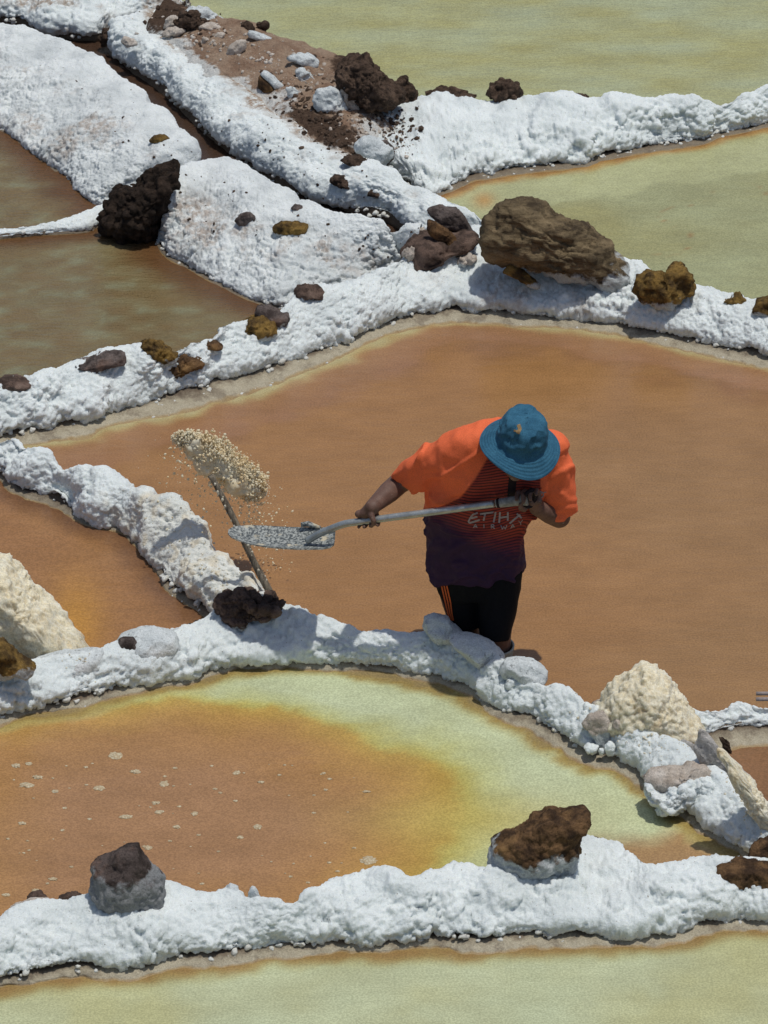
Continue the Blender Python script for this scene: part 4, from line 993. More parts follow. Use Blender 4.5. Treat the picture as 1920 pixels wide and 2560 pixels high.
rock('salt_lump', 'smooth white crust slab right of the overhanging lobe', 'salt lump', [(1720,2005),(1740,1950),(1775,1948),(1810,1965),(1835,2000),(1840,2030),(1790,2032),(1745,2020)], 0.0, 'salt', 0.8, 0.08, 0.4, 0.03, group=KG, sub=6, salt=0.7)
NG = 'round salt nodules at the foot of the stump like block'
for k, (cx, cy, rx, ry) in enumerate([(1468, 1853, 18, 14), (1478, 1870, 17, 12), (1525, 1873, 14, 17), (1504, 1880, 8, 9), (1528, 1853, 12, 10), (1548, 1858, 10, 20), (1440, 1842, 15, 10)]):
    rock('salt_nodule', ['round white salt nodule, upper left of the pair left of the stump block', 'flattened white nodule, lower of the pair left of the stump block', 'tall white nodule right under the stump block', 'tiny white nodule below the stump block', 'small white nodule tucked between stump block and finger', 'finger shaped upright white nodule right of the stump block', 'leftmost white nodule at the wall lip near the stump block'][k],
         'salt nodule', [(cx - rx, cy - ry), (cx + rx, cy + ry)], 0.02, 'salt', 1.0, 0.06, 0.3, 0.02, facets=0, salt=0.7, group=NG, sub=4)

# ------------------------------------------------------------------ salt heaps
def heap(label, outline, zbase, depth, seed, cat='salt heap', back=0.55, cell=0.016):
    rock('salt_heap', label, cat, outline, zbase, 'pile', depth, 0.09, 0.55, cell, facets=0, sub=6, seed=seed, back=back, freq=3)
heap('cone of fresh beige salt heaped on the wall corner at right', [(1480,1790),(1515,1745),(1540,1715),(1575,1685),(1608,1669),(1640,1682),(1665,1705),(1700,1750),(1735,1795),(1765,1850),(1755,1880),(1700,1880),(1620,1860),(1560,1830),(1510,1815)], 0.0, 0.8, 501)
heap('steep beige salt slope cut by the left edge above the white slab', [(-120,1660),(-120,1330),(-30,1385),(20,1410),(60,1465),(95,1500),(140,1535),(180,1580),(212,1625),(210,1650),(150,1665),(60,1675)], 0.0, 0.7, 511)
heap('narrow beige salt slope running down the right edge past the broken slabs', [(1790,1865),(1820,1880),(1850,1920),(1890,1975),(1930,2030),(1990,2095),(1990,2140),(1920,2090),(1870,2010),(1830,1950),(1800,1900)], -0.02, 0.4, 521)

scatter('spilled_grains', 'spilled beige salt grains round the foot of the heaps and along the diagonal wall', cloud([(1600,1850,90,18,0.25),(150,1600,60,25,0.8),(470,1400,70,40,0.9),(560,1470,40,25,0.6),(1860,2000,25,25,1.2),(1560,1800,40,30,0.3)]), None, 700, 0.002, 0.009, 'pile', 74)

# ------------------------------------------------------------------ person
FOOT = on_z([(1185, 1648)], 0.0)[0]
FY = FOOT[1]
def W(px, py, dy): return on_y([(px, py)], FY + dy)[0]

class Blob:
    def __init__(s): s.v, s.f, s.n = [], [], 0
    def add(s, v, f):
        s.v.append(np.asarray(v)); s.f.append(np.asarray(f) + s.n); s.n += len(v)
    def ball(s, c, r, axes=None, sub=3):
        v, f = ico(sub)
        v = v * np.asarray(r)
        if axes is not None: v = v @ np.asarray(axes)
        s.add(v + np.asarray(c), f)
    def chain(s, pts, rad, k=16):
        pts = [np.asarray(p, float) for p in pts]
        for p, r in zip(pts, rad): s.ball(p, r, sub=2 if r < 0.02 else 3)
        for p, q, r1, r2 in zip(pts[:-1], pts[1:], rad[:-1], rad[1:]):
            d = q - p; L = np.linalg.norm(d); d /= L
            u = np.cross(d, [0.3, 0.5, 0.81]); u /= np.linalg.norm(u); w = np.cross(d, u)
            a = np.linspace(0, 2 * math.pi, k, endpoint=False)
            ring = np.cos(a)[:, None] * u + np.sin(a)[:, None] * w
            v = np.vstack([p + ring * r1, q + ring * r2, [p], [q]])
            f = []
            for i in range(k):
                j = (i + 1) % k
                f += [[i, j, k + j], [i, k + j, k + i], [j, i, 2 * k], [k + i, k + j, 2 * k + 1]]
            s.add(v, np.array(f))
    def loft(s, rings):
        R = np.array(rings)
        n, k, _ = R.shape
        v = R.reshape(-1, 3)
        q = grid_faces(n, k, True)
        f = np.vstack([q[:, [0, 1, 2]], q[:, [0, 2, 3]]])
        v = np.vstack([v, R[0].mean(0), R[-1].mean(0)])
        i = np.arange(k); j = (i + 1) % k
        c0 = np.stack([np.full(k, n * k), j, i], 1)
        c1 = np.stack([np.full(k, n * k + 1), (n - 1) * k + i, (n - 1) * k + j], 1)
        s.add(v, np.vstack([f, c0, c1]))
    def remesh(s, name, voxel, smooth=4, fac=0.5):
        me = mesh(name + '_raw', np.vstack(s.v), np.vstack(s.f))
        o = bpy.data.objects.new(name + '_raw', me)
        COL.objects.link(o)
        r = o.modifiers.new('r', 'REMESH'); r.mode = 'VOXEL'; r.voxel_size = voxel
        if smooth:
            k = o.modifiers.new('s', 'SMOOTH'); k.iterations = smooth; k.factor = fac
        dg = bpy.context.evaluated_depsgraph_get()
        e = o.evaluated_get(dg)
        m2 = bpy.data.meshes.new_from_object(e)
        bpy.data.objects.remove(o)
        bpy.data.meshes.remove(me)
        m2.name = name
        m2.polygons.foreach_set('use_smooth', np.ones(len(m2.polygons), bool))
        return m2

def verts_of(me):
    a = np.zeros(len(me.vertices) * 3, np.float32)
    me.vertices.foreach_get('co', a)
    return a.reshape(-1, 3).astype(float)
def normals_of(me):
    a = np.zeros(len(me.vertices) * 3, np.float32)
    me.vertices.foreach_get('normal', a)
    return a.reshape(-1, 3).astype(float)
def set_verts(me, v):
    me.vertices.foreach_set('co', np.ascontiguousarray(v, np.float32).ravel()); me.update()
def set_attr(me, k, a):
    at = me.attributes.new(k, 'FLOAT', 'POINT'); at.data.foreach_set('value', np.ascontiguousarray(a, np.float32))

def skin_mat():
    n = NT('skin')
    c = n.mix(n.ramp(n.noise(25, 4), 0.3, 0.7), (0.115, 0.062, 0.045), (0.165, 0.095, 0.07))
    c = n.mix(n.ramp(n.noise(60, 4, 0.7), 0.62, 0.75), c, (0.34, 0.29, 0.25))     # dried salt
    c = grain(n, c, 0.15, 200)
    return n.done(c, 0.6, 0.35, n.bump(n.noise(120, 3), 0.3, 0.003))
M['skin'] = skin_mat()

person = empty('person', (FOOT[0], FY, -0.18))
tag(person, 'person in orange shirt, black shorts and blue hat bending forward with a shovel', 'person')

# shovel axis first: hands close round it
SD = -0.225
SH_END = W(1312, 1249, SD)
SH_BEND = W(862, 1309, SD + 0.15)
ax = (SH_END - SH_BEND); ax /= np.linalg.norm(ax)
def along(px):
    t = (px - 862) / (1312 - 862.0)
    return SH_BEND + (SH_END - SH_BEND) * t

# --- body (one surface)
def ring(c, hw, hd, updir=(0, 0, 1), k=40, sq=2.3, flat=0.0):
    updir = np.array(updir, float); updir = updir / np.linalg.norm(updir)
    sx = np.array([1.0, 0, 0]); sx -= updir * (sx @ updir); sx /= np.linalg.norm(sx)
    sy = np.cross(updir, sx)
    a = np.linspace(0, 2 * math.pi, k, endpoint=False)
    ca, sa = np.cos(a), np.sin(a)
    x = np.sign(ca) * np.abs(ca) ** (2 / sq); y = np.sign(sa) * np.abs(sa) ** (2 / sq)
    return np.asarray(c) + x[:, None] * hw * sx + y[:, None] * hd * sy

U = 1.0 / ppm(FOOT)     # metres per photograph pixel at the man
spine = [  # px, py, dy, half width px, half depth m
    (1192, 1462, 0.09, 100, 0.115),
    (1192, 1425, 0.09, 114, 0.140),
    (1190, 1380, 0.08, 121, 0.152),
    (1189, 1335, 0.075, 122, 0.155),
    (1192, 1290, 0.060, 127, 0.155),
    (1204, 1245, 0.025, 136, 0.152),
    (1222, 1200, -0.015, 150, 0.145),
    (1238, 1160, -0.060, 162, 0.135),
    (1248, 1125, -0.085, 156, 0.115),
    (1256, 1098, -0.105, 122, 0.093),
    (1264, 1080, -0.120, 72, 0.075)]
SP = np.array([W(a, b, c) for a, b, c, _, _ in spine])
TAN = np.gradient(SP, axis=0)
hat_base = W(1304, 1099, -0.235)
roll, elv = math.radians(13), math.radians(45)
HAX = math.cos(elv) * (math.sin(roll) * RT + math.cos(roll) * UP) - math.sin(elv) * FW
HAX /= np.linalg.norm(HAX)
hside = RT - HAX * (RT @ HAX); hside /= np.linalg.norm(hside)
hfront = np.cross(hside, HAX)          # towards the face
if hfront[1] > 0: hfront = -hfront

body = Blob()
body.loft([ring(SP[i], spine[i][3] * U * (0.84 if i < 8 else 0.72), spine[i][4] * (0.80 if i < 8 else 0.66), TAN[i]) for i in range(1, len(SP) - 1)])
headc = hat_base - HAX * 0.045
AX = np.stack([hside, hfront, HAX])
body.ball(headc, (0.075, 0.093, 0.105), AX)
body.ball(headc - HAX * 0.075 + hfront * 0.022, (0.055, 0.062, 0.06), AX)          # jaw
body.ball(headc - HAX * 0.105 + hfront * 0.062, (0.024, 0.02, 0.02), AX)            # chin
body.chain([headc - HAX * 0.005 + hfront * 0.088, headc - HAX * 0.045 + hfront * 0.112], [0.010, 0.016])   # nose
body.chain([headc - HAX * 0.075 + hfront * 0.084 - hside * 0.022, headc - HAX * 0.074 + hfront * 0.091, headc - HAX * 0.075 + hfront * 0.084 + hside * 0.022], [0.006, 0.009, 0.006])  # lips
for sg in (-1, 1):
    body.ball(headc + hside * 0.078 * sg - HAX * 0.02, (0.010, 0.02, 0.032), AX)     # ears
    body.ball(headc + hside * 0.033 * sg + hfront * 0.078 + HAX * 0.012, (0.026, 0.014, 0.010), AX)   # brow
body.chain([SP[-3] + np.array([0, 0.0, -0.03]), SP[-1] + np.array([0, -0.02, -0.02]), headc - HAX * 0.05 - hfront * 0.01], [0.055, 0.050, 0.052])
# his right arm (left in the photograph)
shR, elR, wrR = W(1110, 1145, -0.07), W(1000, 1206, 0.08), W(930, 1268, -0.088)
body.chain([shR, (shR + elR) / 2, elR], [0.050, 0.052, 0.046])
body.chain([elR, elR * 0.6 + wrR * 0.4, wrR], [0.046, 0.045, 0.031])
# his left arm
gripL = along(1316)
shL, elL = W(1378, 1160, -0.07), W(1398, 1292, -0.03)
wrL = W(1342, 1270, -0.155)
body.chain([shL, (shL + elL) / 2, elL], [0.050, 0.052, 0.047])
body.chain([elL, elL * 0.6 + wrL * 0.4, wrL], [0.047, 0.045, 0.032])

def fist(c, wrist, axis, rbar, thumb_side):
    """hand closed round a bar: palm on the wrist side, four fingers round the far side, thumb across the near side"""
    a = axis / np.linalg.norm(axis)
    p = wrist - c; p -= a * (p @ a); p /= np.linalg.norm(p)      # from bar to palm
    away = np.cross(a, p)
    if away[1] < 0: away = -away                                  # away from the camera
    def at(th, r, s):                                             # th: 0 = palm side, + = round the far side
        return c + a * s + (p * math.cos(th) + away * math.sin(th)) * r
    k = c + p * (rbar + 0.017)
    body.chain([wrist, wrist * 0.45 + k * 0.55 + away * 0.004, k + away * 0.004], [0.030, 0.029, 0.026])
    for i, (s, ln, fr) in enumerate([(-0.036, 0.95, 0.0100), (-0.012, 1.05, 0.0106), (0.012, 1.0, 0.0102), (0.034, 0.86, 0.0090)]):
        s2 = s * thumb_side
        R = rbar + fr * 0.92
        ths = [0.25, 1.05, 1.9, 2.75 * ln, 3.55 * ln]
        rr = [R + 0.010, R + 0.006, R + 0.003, R, R]
        body.chain([k + a * s2 * 0.85] + [at(t, r, s2 * (1 + 0.05 * q)) for q, (t, r) in enumerate(zip(ths, rr))], [0.018, fr * 1.15, fr * 1.1, fr * 1.05, fr, fr * 0.85])
    R = rbar + 0.010
    body.chain([k - away * 0.006 + a * (-0.022 * thumb_side), at(-0.75, R + 0.010, -0.030 * thumb_side), at(-1.5, R + 0.002, -0.036 * thumb_side), at(-2.2, R + 0.001, -0.030 * thumb_side)], [0.017, 0.0135, 0.0115, 0.0095])
RB = 0.0150
cR = along(918)
wrR2 = W(934, 1266, -0.086)
fist(cR, wrR2, ax, RB, -1)
body.chain([wrR, wrR2], [0.031, 0.030])
cL = along(1316)
fist(cL + ax * 0.01, wrL, ax, 0.022, 1)
# legs
hipR, knR, anR = W(1140, 1440, 0.12), W(1160, 1560, 0.10), W(1172, 1690, 0.14)
hipL, knL, anL = W(1245, 1450, 0.06), W(1243, 1575, -0.01), W(1238, 1705, 0.03)
for h, k, a_ in ((hipR, knR, anR), (hipL, knL, anL)):
    body.chain([h, (h + k) / 2, k], [0.090, 0.078, 0.062])
    cf = k * 0.6 + a_ * 0.4 + np.array([0, 0.02, 0])
    body.chain([k, cf, a_], [0.060, 0.060, 0.042])
    ft = a_ + np.array([0, -0.02, 0]); ft[2] = -0.15
    body.chain([a_, ft, ft + np.array([0, -0.16, -0.01])], [0.042, 0.04, 0.03])
bme = body.remesh('body', 0.0046, 4)
obj('body', bme, M['skin'], person)

# --- shirt
shirt = Blob()
shirt.loft([ring(SP[i], spine[i][3] * U, spine[i][4], TAN[i]) for i in range(1, len(SP))])
# sleeves: rings from shoulder to opening
def sleeve(p0, p1, p2, r0, r1, r2):
    pts = np.array([p0, p0 * .5 + p1 * .5, p1, p1 * .5 + p2 * .5, p2]); rr = [r0, (r0 + r1) / 2 * 1.02, r1, (r1 + r2) / 2, r2]
    tn = np.gradient(pts, axis=0)
    rs = []
    for p, t, r in zip(pts, tn, rr):
        t = t / np.linalg.norm(t)
        u = np.cross(t, [0, 1, 0]); u /= np.linalg.norm(u); w_ = np.cross(t, u)
        a = np.linspace(0, 2 * math.pi, 32, endpoint=False)
        rs.append(p + np.cos(a)[:, None] * u * r + np.sin(a)[:, None] * w_ * r)
    shirt.loft(rs)
sleeve(W(1150, 1135, -0.08), W(1088, 1150, -0.04), W(1024, 1198, 0.06), 0.094, 0.085, 0.072)
sleeve(W(1350, 1125, -0.08), W(1392, 1170, -0.075), W(1401, 1278, -0.045), 0.086, 0.076, 0.064)
shirt.ball(W(1130, 1128, -0.075), 0.085); shirt.ball(W(1372, 1128, -0.075), 0.085)
sme = shirt.remesh('shirt', 0.0075, 8, 0.6)
v = verts_of(sme); nn = normals_of(sme)
q = proj(v)
def ridge(x): return 1 - np.abs(x)
fold = 0.013 * (fbm(v * np.array([1, 1, 0.6]), 9, 3, 81))
fold += 0.010 * sstep(0.55, 1.0, ridge(fbm(np.stack([q[:, 0] * 0.004 + q[:, 1] * 0.006, q[:, 1] * 0.002, v[:, 1] * 2], 1), 2.3, 2, 83))) - 0.004
arm = sstep(1180, 1080, q[:, 0])
fold += arm * 0.013 * sstep(0.4, 1.0, ridge(1.6 * fbm(np.stack([q[:, 0] * 0.011 + q[:, 1] * 0.004, q[:, 1] * 0.004, v[:, 1] * 3], 1), 1.4, 2, 85)))
rr_ = fbm(np.stack([q[:, 0] * 0.006 - q[:, 1] * 0.003, q[:, 0] * 0.002 + q[:, 1] * 0.010, v[:, 1] * 2], 1), 2.0, 3, 87)
fold += 0.011 * sstep(0.5, 1.0, ridge(1.5 * rr_)) * sstep(1180, 1300, q[:, 1])
v2 = v + nn * fold[:, None]
set_verts(sme, v2)
q = proj(v2)
front = sstep(0.15, -0.25, nn[:, 1])
xl = np.interp(q[:, 1], [1080, 1140, 1200, 1245, 1268, 1275], [1252, 1222, 1186, 1150, 1100, 1040])
xr = np.interp(q[:, 1], [1080, 1160, 1230, 1262, 1300], [1330, 1372, 1362, 1352, 1345])
panel = sstep(-4, 4, q[:, 0] - xl) * sstep(4, -4, q[:, 0] - xr)
panel = np.where(q[:, 1] > 1275, 1, panel) * np.maximum(front, (q[:, 1] > 1270) * 1.0)
sl_ = (q[:, 0] > 1352) & (q[:, 1] > 1150)
panel[sl_] *= 0.0
pl = np.interp(q[:, 0], [1060, 1110, 1160, 1210, 1290, 1320], [1268, 1282, 1318, 1345, 1362, 1345])
purple = sstep(-34, 44, q[:, 1] - pl)
set_attr(sme, 'panel', panel); set_attr(sme, 'purple', purple)
set_attr(sme, 'row', (q[:, 1] + 10 * np.sin(q[:, 0] * 0.025) + 6 * fbm(v, 7, 2, 5)))
def shirt_mat():
    n = NT('shirt_cloth')
    st = n.math('SINE', n.math('MULTIPLY', n.attr('row'), 2 * math.pi / 7.2))
    band = n.ramp(st, -0.2, 0.7)
    orange = (0.82, 0.16, 0.058, 1)
    pan = n.mix(band, (0.30, 0.042, 0.028), (0.075, 0.014, 0.016))
    pur = n.mix(n.noise(30, 3), (0.020, 0.008, 0.030), (0.045, 0.016, 0.055))
    c = n.mix(n.attr('panel'), orange, pan)
    c = n.mix(n.math('MULTIPLY', n.attr('purple'), n.attr('panel')), c, pur)
    c = grain(n, c, 0.15, 220)
    return n.done(c, 0.75, 0.25, n.bump(n.noise(60, 4, 0.6), 0.25, 0.006))
M['shirt'] = shirt_mat()
sob = obj('shirt', sme, M['shirt'], person)
bvh = BVHTree.FromPolygons([tuple(x) for x in v2], [tuple(p.vertices) for p in sme.polygons])

def on_shirt(px, py, off=0.003):
    d = Vector(rays([(px, py)])[0]).normalized()
    h = bvh.ray_cast(Vector(CAM), d)
    if h[0] is None: return None
    return np.array(h[0] - d * off)

def stroke_mesh(strokes, wpx, off=0.003):
    vs, fs = [], []
    for st in strokes:
        w_ = wpx
        if isinstance(st, tuple): st, w_ = st
        st = np.array(st, float)
        L = np.r_[0, np.cumsum(np.hypot(*np.diff(st, axis=0).T))]
        n = max(3, int(L[-1] / 2.0))
        p = np.stack([np.interp(np.linspace(0, L[-1], n), L, st[:, k]) for k in range(2)], 1)
        t = np.gradient(p, axis=0); t /= np.maximum(np.linalg.norm(t, axis=1, keepdims=True), 1e-6)
        nr = np.stack([-t[:, 1], t[:, 0]], 1)
        row = []
        for a, b in zip(p, nr):
            x, y = on_shirt(*(a - b * w_ / 2), off), on_shirt(*(a + b * w_ / 2), off)
            if x is None or y is None: continue
            row.append((len(vs), len(vs) + 1)); vs += [x, y]
        for (a, b), (c, d) in zip(row[:-1], row[1:]): fs.append((a, b, d, c))
    return mesh('print', vs, fs, False)

def Z(x, y): return (850 + x / 2.765, 1220 + y / 2.765)
def ZS(pts): return [Z(*p) for p in pts]
big = [ZS([(952, 172), (918, 184), (900, 208), (888, 232), (896, 242), (930, 232), (966, 220)]), ZS([(906, 210), (950, 198)]),
       ZS([(968, 180), (1062, 168)]), ZS([(1003, 178), (992, 226)]), ZS([(1076, 166), (1062, 238)]),
       ZS([(1106, 166), (1100, 242)]), ZS([(1160, 166), (1160, 226)]), ZS([(1104, 206), (1160, 198)]),
       ZS([(1172, 246), (1206, 216), (1246, 184)]), ZS([(1222, 178), (1256, 208)]), ZS([(1276, 178), (1300, 240)]), ZS([(1276, 178), (1318, 185), (1330, 212), (1300, 240)])]
small = [ZS([(922, 275), (936, 250), (948, 274)]), ZS([(928, 268), (944, 267)]), ZS([(995, 250), (995, 277)]),
         ZS([(1046, 280), (1046, 252), (1064, 254), (1064, 264), (1048, 266), (1070, 281)]),
         ZS([(1112, 258), (1122, 286), (1132, 264), (1142, 286), (1154, 256)]),
         ZS([(1180, 280), (1194, 250), (1206, 272)]), ZS([(1186, 272), (1202, 266)]),
         ZS([(1232, 228), (1248, 240), (1262, 222)]), ZS([(1248, 240), (1250, 256)]), ZS([(1300, 222), (1284, 222), (1288, 234), (1302, 238), (1300, 248), (1286, 250)])]
M['print'] = plain('shirt_print', (0.31, 0.27, 0.29), 0.7, 0.3, 0.2, 150)
for grp, wd in (((0, 1), 4.4), ((2, 3), 4.4), ((4,), 4.4), ((5, 6, 7), 4.4), ((8, 9), 4.4)):
    obj('letter', stroke_mesh([big[k] for k in grp], wd), M['print'], person)
for grp in ((0, 1), (2,), (3,), (4,), (5, 6), (7, 8)):
    obj('letter', stroke_mesh([small[k] for k in grp], 2.2), M['print'], person)
cre = [[(1345 + 14 * math.cos(a), 1237 + 9 * math.sin(a)) for a in np.linspace(0, 2 * math.pi, 24)], [(1345 + 7 * math.cos(a), 1237 + 4.5 * math.sin(a)) for a in np.linspace(0, 2 * math.pi, 16)],
       ([(1324, 1240), (1338, 1234)], 2.0), ([(1352, 1233), (1366, 1230)], 2.0)]
obj('crest', stroke_mesh(cre, 3.0), M['print'], person)
# collar: dark band with placket
M['dark'] = plain('dark_trim', (0.018, 0.012, 0.015), 0.8, 0.2, 0.2)
col = Blob()
cb = SP[-1]
rr = [cb + np.array([math.cos(a) * 0.082, math.sin(a) * 0.066, -0.016 * math.sin(a) - 0.02 * (math.sin(a) < -0.5)]) for a in np.linspace(0, 2 * math.pi, 25)]
col.chain(rr, [0.013] * 25, 8)
obj('collar', col.remesh('collar', 0.005, 3), M['dark'], person)
obj('placket', stroke_mesh([([(1284, 1185), (1280, 1215), (1278, 1248)], 20), ([(1278, 1246), (1262, 1254)], 14)], 12, 0.002), M['dark'], person)

# --- shorts with side stripes
sh = Blob()
def lrings(rows):
    rs = []
    P_ = np.array([W(a, b, c) for a, b, c, _, _ in rows])
    T_ = np.gradient(P_, axis=0)
    for p, t, r in zip(P_, T_, rows): rs.append(ring(p, r[3] * U, r[4], -t, 36, 2.2))
    return rs
sh.loft(lrings([(1192, 1375, 0.08, 108, 0.135), (1193, 1410, 0.09, 110, 0.135), (1194, 1450, 0.085, 104, 0.13), (1196, 1475, 0.085, 98, 0.12)]))
sh.loft(lrings([(1145, 1420, 0.10, 60, 0.12), (1150, 1465, 0.10, 55, 0.115), (1158, 1510, 0.10, 47, 0.105), (1165, 1545, 0.10, 43, 0.098), (1168, 1556, 0.10, 42, 0.096)]))
sh.loft(lrings([(1246, 1420, 0.08, 62, 0.125), (1245, 1470, 0.06, 58, 0.12), (1243, 1530, 0.02, 48, 0.105), (1240, 1580, -0.01, 40, 0.095), (1239, 1592, -0.015, 39, 0.093)]))
shme = sh.remesh('shorts', 0.007, 6, 0.5)
v = verts_of(shme); nn = normals_of(shme)
set_verts(shme, v + nn * (0.006 * fbm(v * np.array([1.6, 1.6, 0.7]), 9, 3, 61))[:, None])
M['shorts'] = plain('black_cloth', (0.006, 0.006, 0.007), 0.85, 0.15, 0.2)
shob = obj('shorts', shme, M['shorts'], person)
vw = verts_of(shme) + np.array(person.location)
bvh = BVHTree.FromPolygons([tuple(x) for x in vw], [tuple(p.vertices) for p in shme.polygons])
M['stripe'] = plain('orange_stripe', (0.62, 0.13, 0.035), 0.8, 0.2, 0.2)
for dx in (0, 6.5, 13):
    pts = [(1088 + dx, 1396), (1096 + dx, 1430), (1105 + dx, 1470), (1113 + dx, 1505), (1120 + dx * 0.75, 1535), (1127 + dx * 0.5, 1552)]
    sm_ = stroke_mesh([pts], 3.6, 0.004)
    if len(sm_.vertices) > 4: obj('side_stripe', sm_, M['stripe'], shob)

# --- boots
M['boot'] = plain('rubber_boot', (0.33, 0.35, 0.31), 0.5, 0.4, 0.2)
for a_, k_, tp in ((anR, knR, W(1180, 1590, 0.125)), (anL, knL, W(1243, 1612, 0.01))):
    b = Blob()
    lo_ = np.array([a_[0], a_[1], -0.18])
    up = tp - lo_
    rs = []
    for t, r in ((0, 0.050), (0.3, 0.052), (0.65, 0.060), (0.97, 0.072), (1.0, 0.073), (1.005, 0.070), (1.0, 0.065), (0.86, 0.063)):
        rs.append(ring(lo_ + up * t, r, r * 1.05, up, 28, 2.0))
    R = np.array(rs); n_, k2, _ = R.shape
    vv = R.reshape(-1, 3); ff = [list(map(int, x)) for x in grid_faces(n_, k2, True)]
    obj('boot', mesh('boot', vv, ff, True), M['boot'], person)
    b.chain([lo_ + np.array([0, 0.02, 0.045]), lo_ + np.array([0, -0.09, 0.035]), lo_ + np.array([0, -0.19, 0.025])], [0.048, 0.045, 0.035])
    obj('boot_foot', b.remesh('boot_foot', 0.008, 4), M['boot'], person)

# --- hat
def hat():
    prof = [(0.0, 0.136), (0.03, 0.1365), (0.06, 0.134), (0.083, 0.128), (0.094, 0.117), (0.100, 0.10), (0.107, 0.06), (0.114, 0.02), (0.117, 0.002), (0.120, -0.004), (0.135, -0.012), (0.155, -0.026), (0.172, -0.038), (0.185, -0.048), (0.186, -0.051), (0.184, -0.052), (0.17, -0.042), (0.135, -0.018), (0.112, -0.006), (0.10, 0.03)]
    pr = np.array(prof)
    d = np.r_[0, np.cumsum(np.hypot(*np.diff(pr, axis=0).T))]
    n, k = 90, 128
    s = np.linspace(0, d[-1], n)
    pr = np.stack([np.interp(s, d, pr[:, c]) for c in range(2)], 1)
    w = np.hanning(7)[1:-1]; w /= w.sum()
    pr = np.stack([np.convolve(np.pad(pr[:, c], 2, 'edge'), w, 'valid') for c in range(2)], 1)
    pr[0, 0] = 0.0005
    a = np.linspace(0, 2 * math.pi, k, endpoint=False)
    x = pr[:, 0][:, None] * np.cos(a); y = pr[:, 0][:, None] * np.sin(a) * 1.05; z = np.repeat(pr[:, 1][:, None], k, 1)
    P = np.stack([x, y, z], -1)
    f = P.reshape(-1, 3)
    crown = sstep(0.005, 0.05, f[:, 2])
    brim = sstep(0.125, 0.18, np.hypot(f[:, 0], f[:, 1])) * (1 - crown)
    dz = brim * (0.012 * np.sin(2 * np.arctan2(f[:, 1], f[:, 0]) + 0.6) + 0.008 * np.sin(3 * np.arctan2(f[:, 1], f[:, 0]) + 1.9))
    rad = f * np.array([1, 1, 0]); rad /= np.maximum(np.linalg.norm(rad, axis=1, keepdims=True), 1e-6)
    dent = crown * (0.012 * fbm(f, 13, 3, 3) + 0.010 * sstep(0.5, 1, 1 - np.abs(fbm(f * np.array([1, 1, .5]), 16, 2, 7))) - 0.004)
    f = f + rad * dent[:, None] + np.array([0, 0, 1]) * (dz + crown * 0.010 * fbm(f, 11, 2, 9))[:, None]
    tip = np.exp(-((np.arctan2(f[:, 1], f[:, 0]) - math.radians(188) + 2 * math.pi * (np.arctan2(f[:, 1], f[:, 0]) < 0) * 0) / 0.3) ** 2)
    f = f * 0.90
    Wd = hat_base + f[:, :1] * hside + f[:, 1:2] * (-hfront) + f[:, 2:] * HAX
    fc = grid_faces(n, k, True)
    me = mesh('hat', Wd, fc, True, {'ring': np.hypot(f[:, 0], f[:, 1]), 'isbrim': 1 - crown})
    return me, f, fc
hme, hf, hfc = hat()
def hat_mat():
    n = NT('denim_blue')
    c = n.mix(n.ramp(n.noise(22, 5, 0.65), 0.3, 0.7), (0.028, 0.105, 0.175), (0.045, 0.150, 0.235))
    c = n.mix(n.ramp(n.noise(45, 4), 0.62, 0.8), c, (0.02, 0.06, 0.10))
    c = grain(n, c, 0.25, 260)
    stz = n.math('SINE', n.math('MULTIPLY', n.attr('ring'), 2 * math.pi / 0.0105))
    b = n.bump(n.math('MULTIPLY', stz, n.attr('isbrim')), 0.35, 0.002)
    b = n.bump(n.noise(160, 3), 0.3, 0.003, b)
    return n.done(c, 0.9, 0.15, b)
M['hat'] = hat_mat()
hob = obj('hat', hme, M['hat'], person)
hw = verts_of(hme) + np.array(person.location)
bvh = BVHTree.FromPolygons([tuple(x) for x in hw], [tuple(p.vertices) for p in hme.polygons])
M['badge'] = plain('badge_thread', (0.26, 0.17, 0.08), 0.8, 0.2, 0.3)
obj('badge', stroke_mesh([([(1296, 1061), (1300, 1072), (1294, 1084)], 9), ([(1284, 1076), (1297, 1079)], 5)], 6, 0.003), M['badge'], hob)

# ------------------------------------------------------------------ shovel
M['steel'] = (lambda n: n.done(grain(n, n.mix(n.ramp(n.noise(18, 5, 0.7), 0.35, 0.65), (0.50, 0.53, 0.52), (0.36, 0.38, 0.37)), 0.15), n.ramp(n.noise(30, 3), 0.3, 0.7, 0.32, 0.5), 0.5, n.bump(n.noise(70, 3), 0.15, 0.003), 0.65))(NT('galvanised_steel'))
def blade_mat():
    n = NT('blade_steel')
    c = n.mix(n.ramp(n.noise(95, 4, 0.65), 0.42, 0.6), (0.07, 0.082, 0.086), (0.38, 0.40, 0.375))
    c = n.mix(n.ramp(n.noise(20, 4), 0.58, 0.7), c, (0.56, 0.50, 0.36))
    return n.done(c, 0.55, 0.4, n.bump(n.noise(75, 3), 0.5, 0.006))
M['blade'] = blade_mat()
M['grip'] = plain('worn_grip', (0.27, 0.27, 0.25), 0.6, 0.4, 0.35, 60)
sroot = empty('shovel', SH_BEND)
tag(sroot, 'long metal shovel with cranked neck held by the man in orange', 'shovel')
def tube(pts, rad, k=20, cap=True):
    pts = np.array(pts, float); t = np.gradient(pts, axis=0); t /= np.linalg.norm(t, axis=1, keepdims=True)
    rs = []
    for p, d, r in zip(pts, t, rad):
        u = np.cross(d, [0, 1, 0.2]); u /= np.linalg.norm(u); w_ = np.cross(d, u)
        a = np.linspace(0, 2 * math.pi, k, endpoint=False)
        rs.append(p + (np.cos(a)[:, None] * u + np.sin(a)[:, None] * w_) * r)
    b = Blob(); b.loft(rs)
    return np.vstack(b.v), np.vstack(b.f)
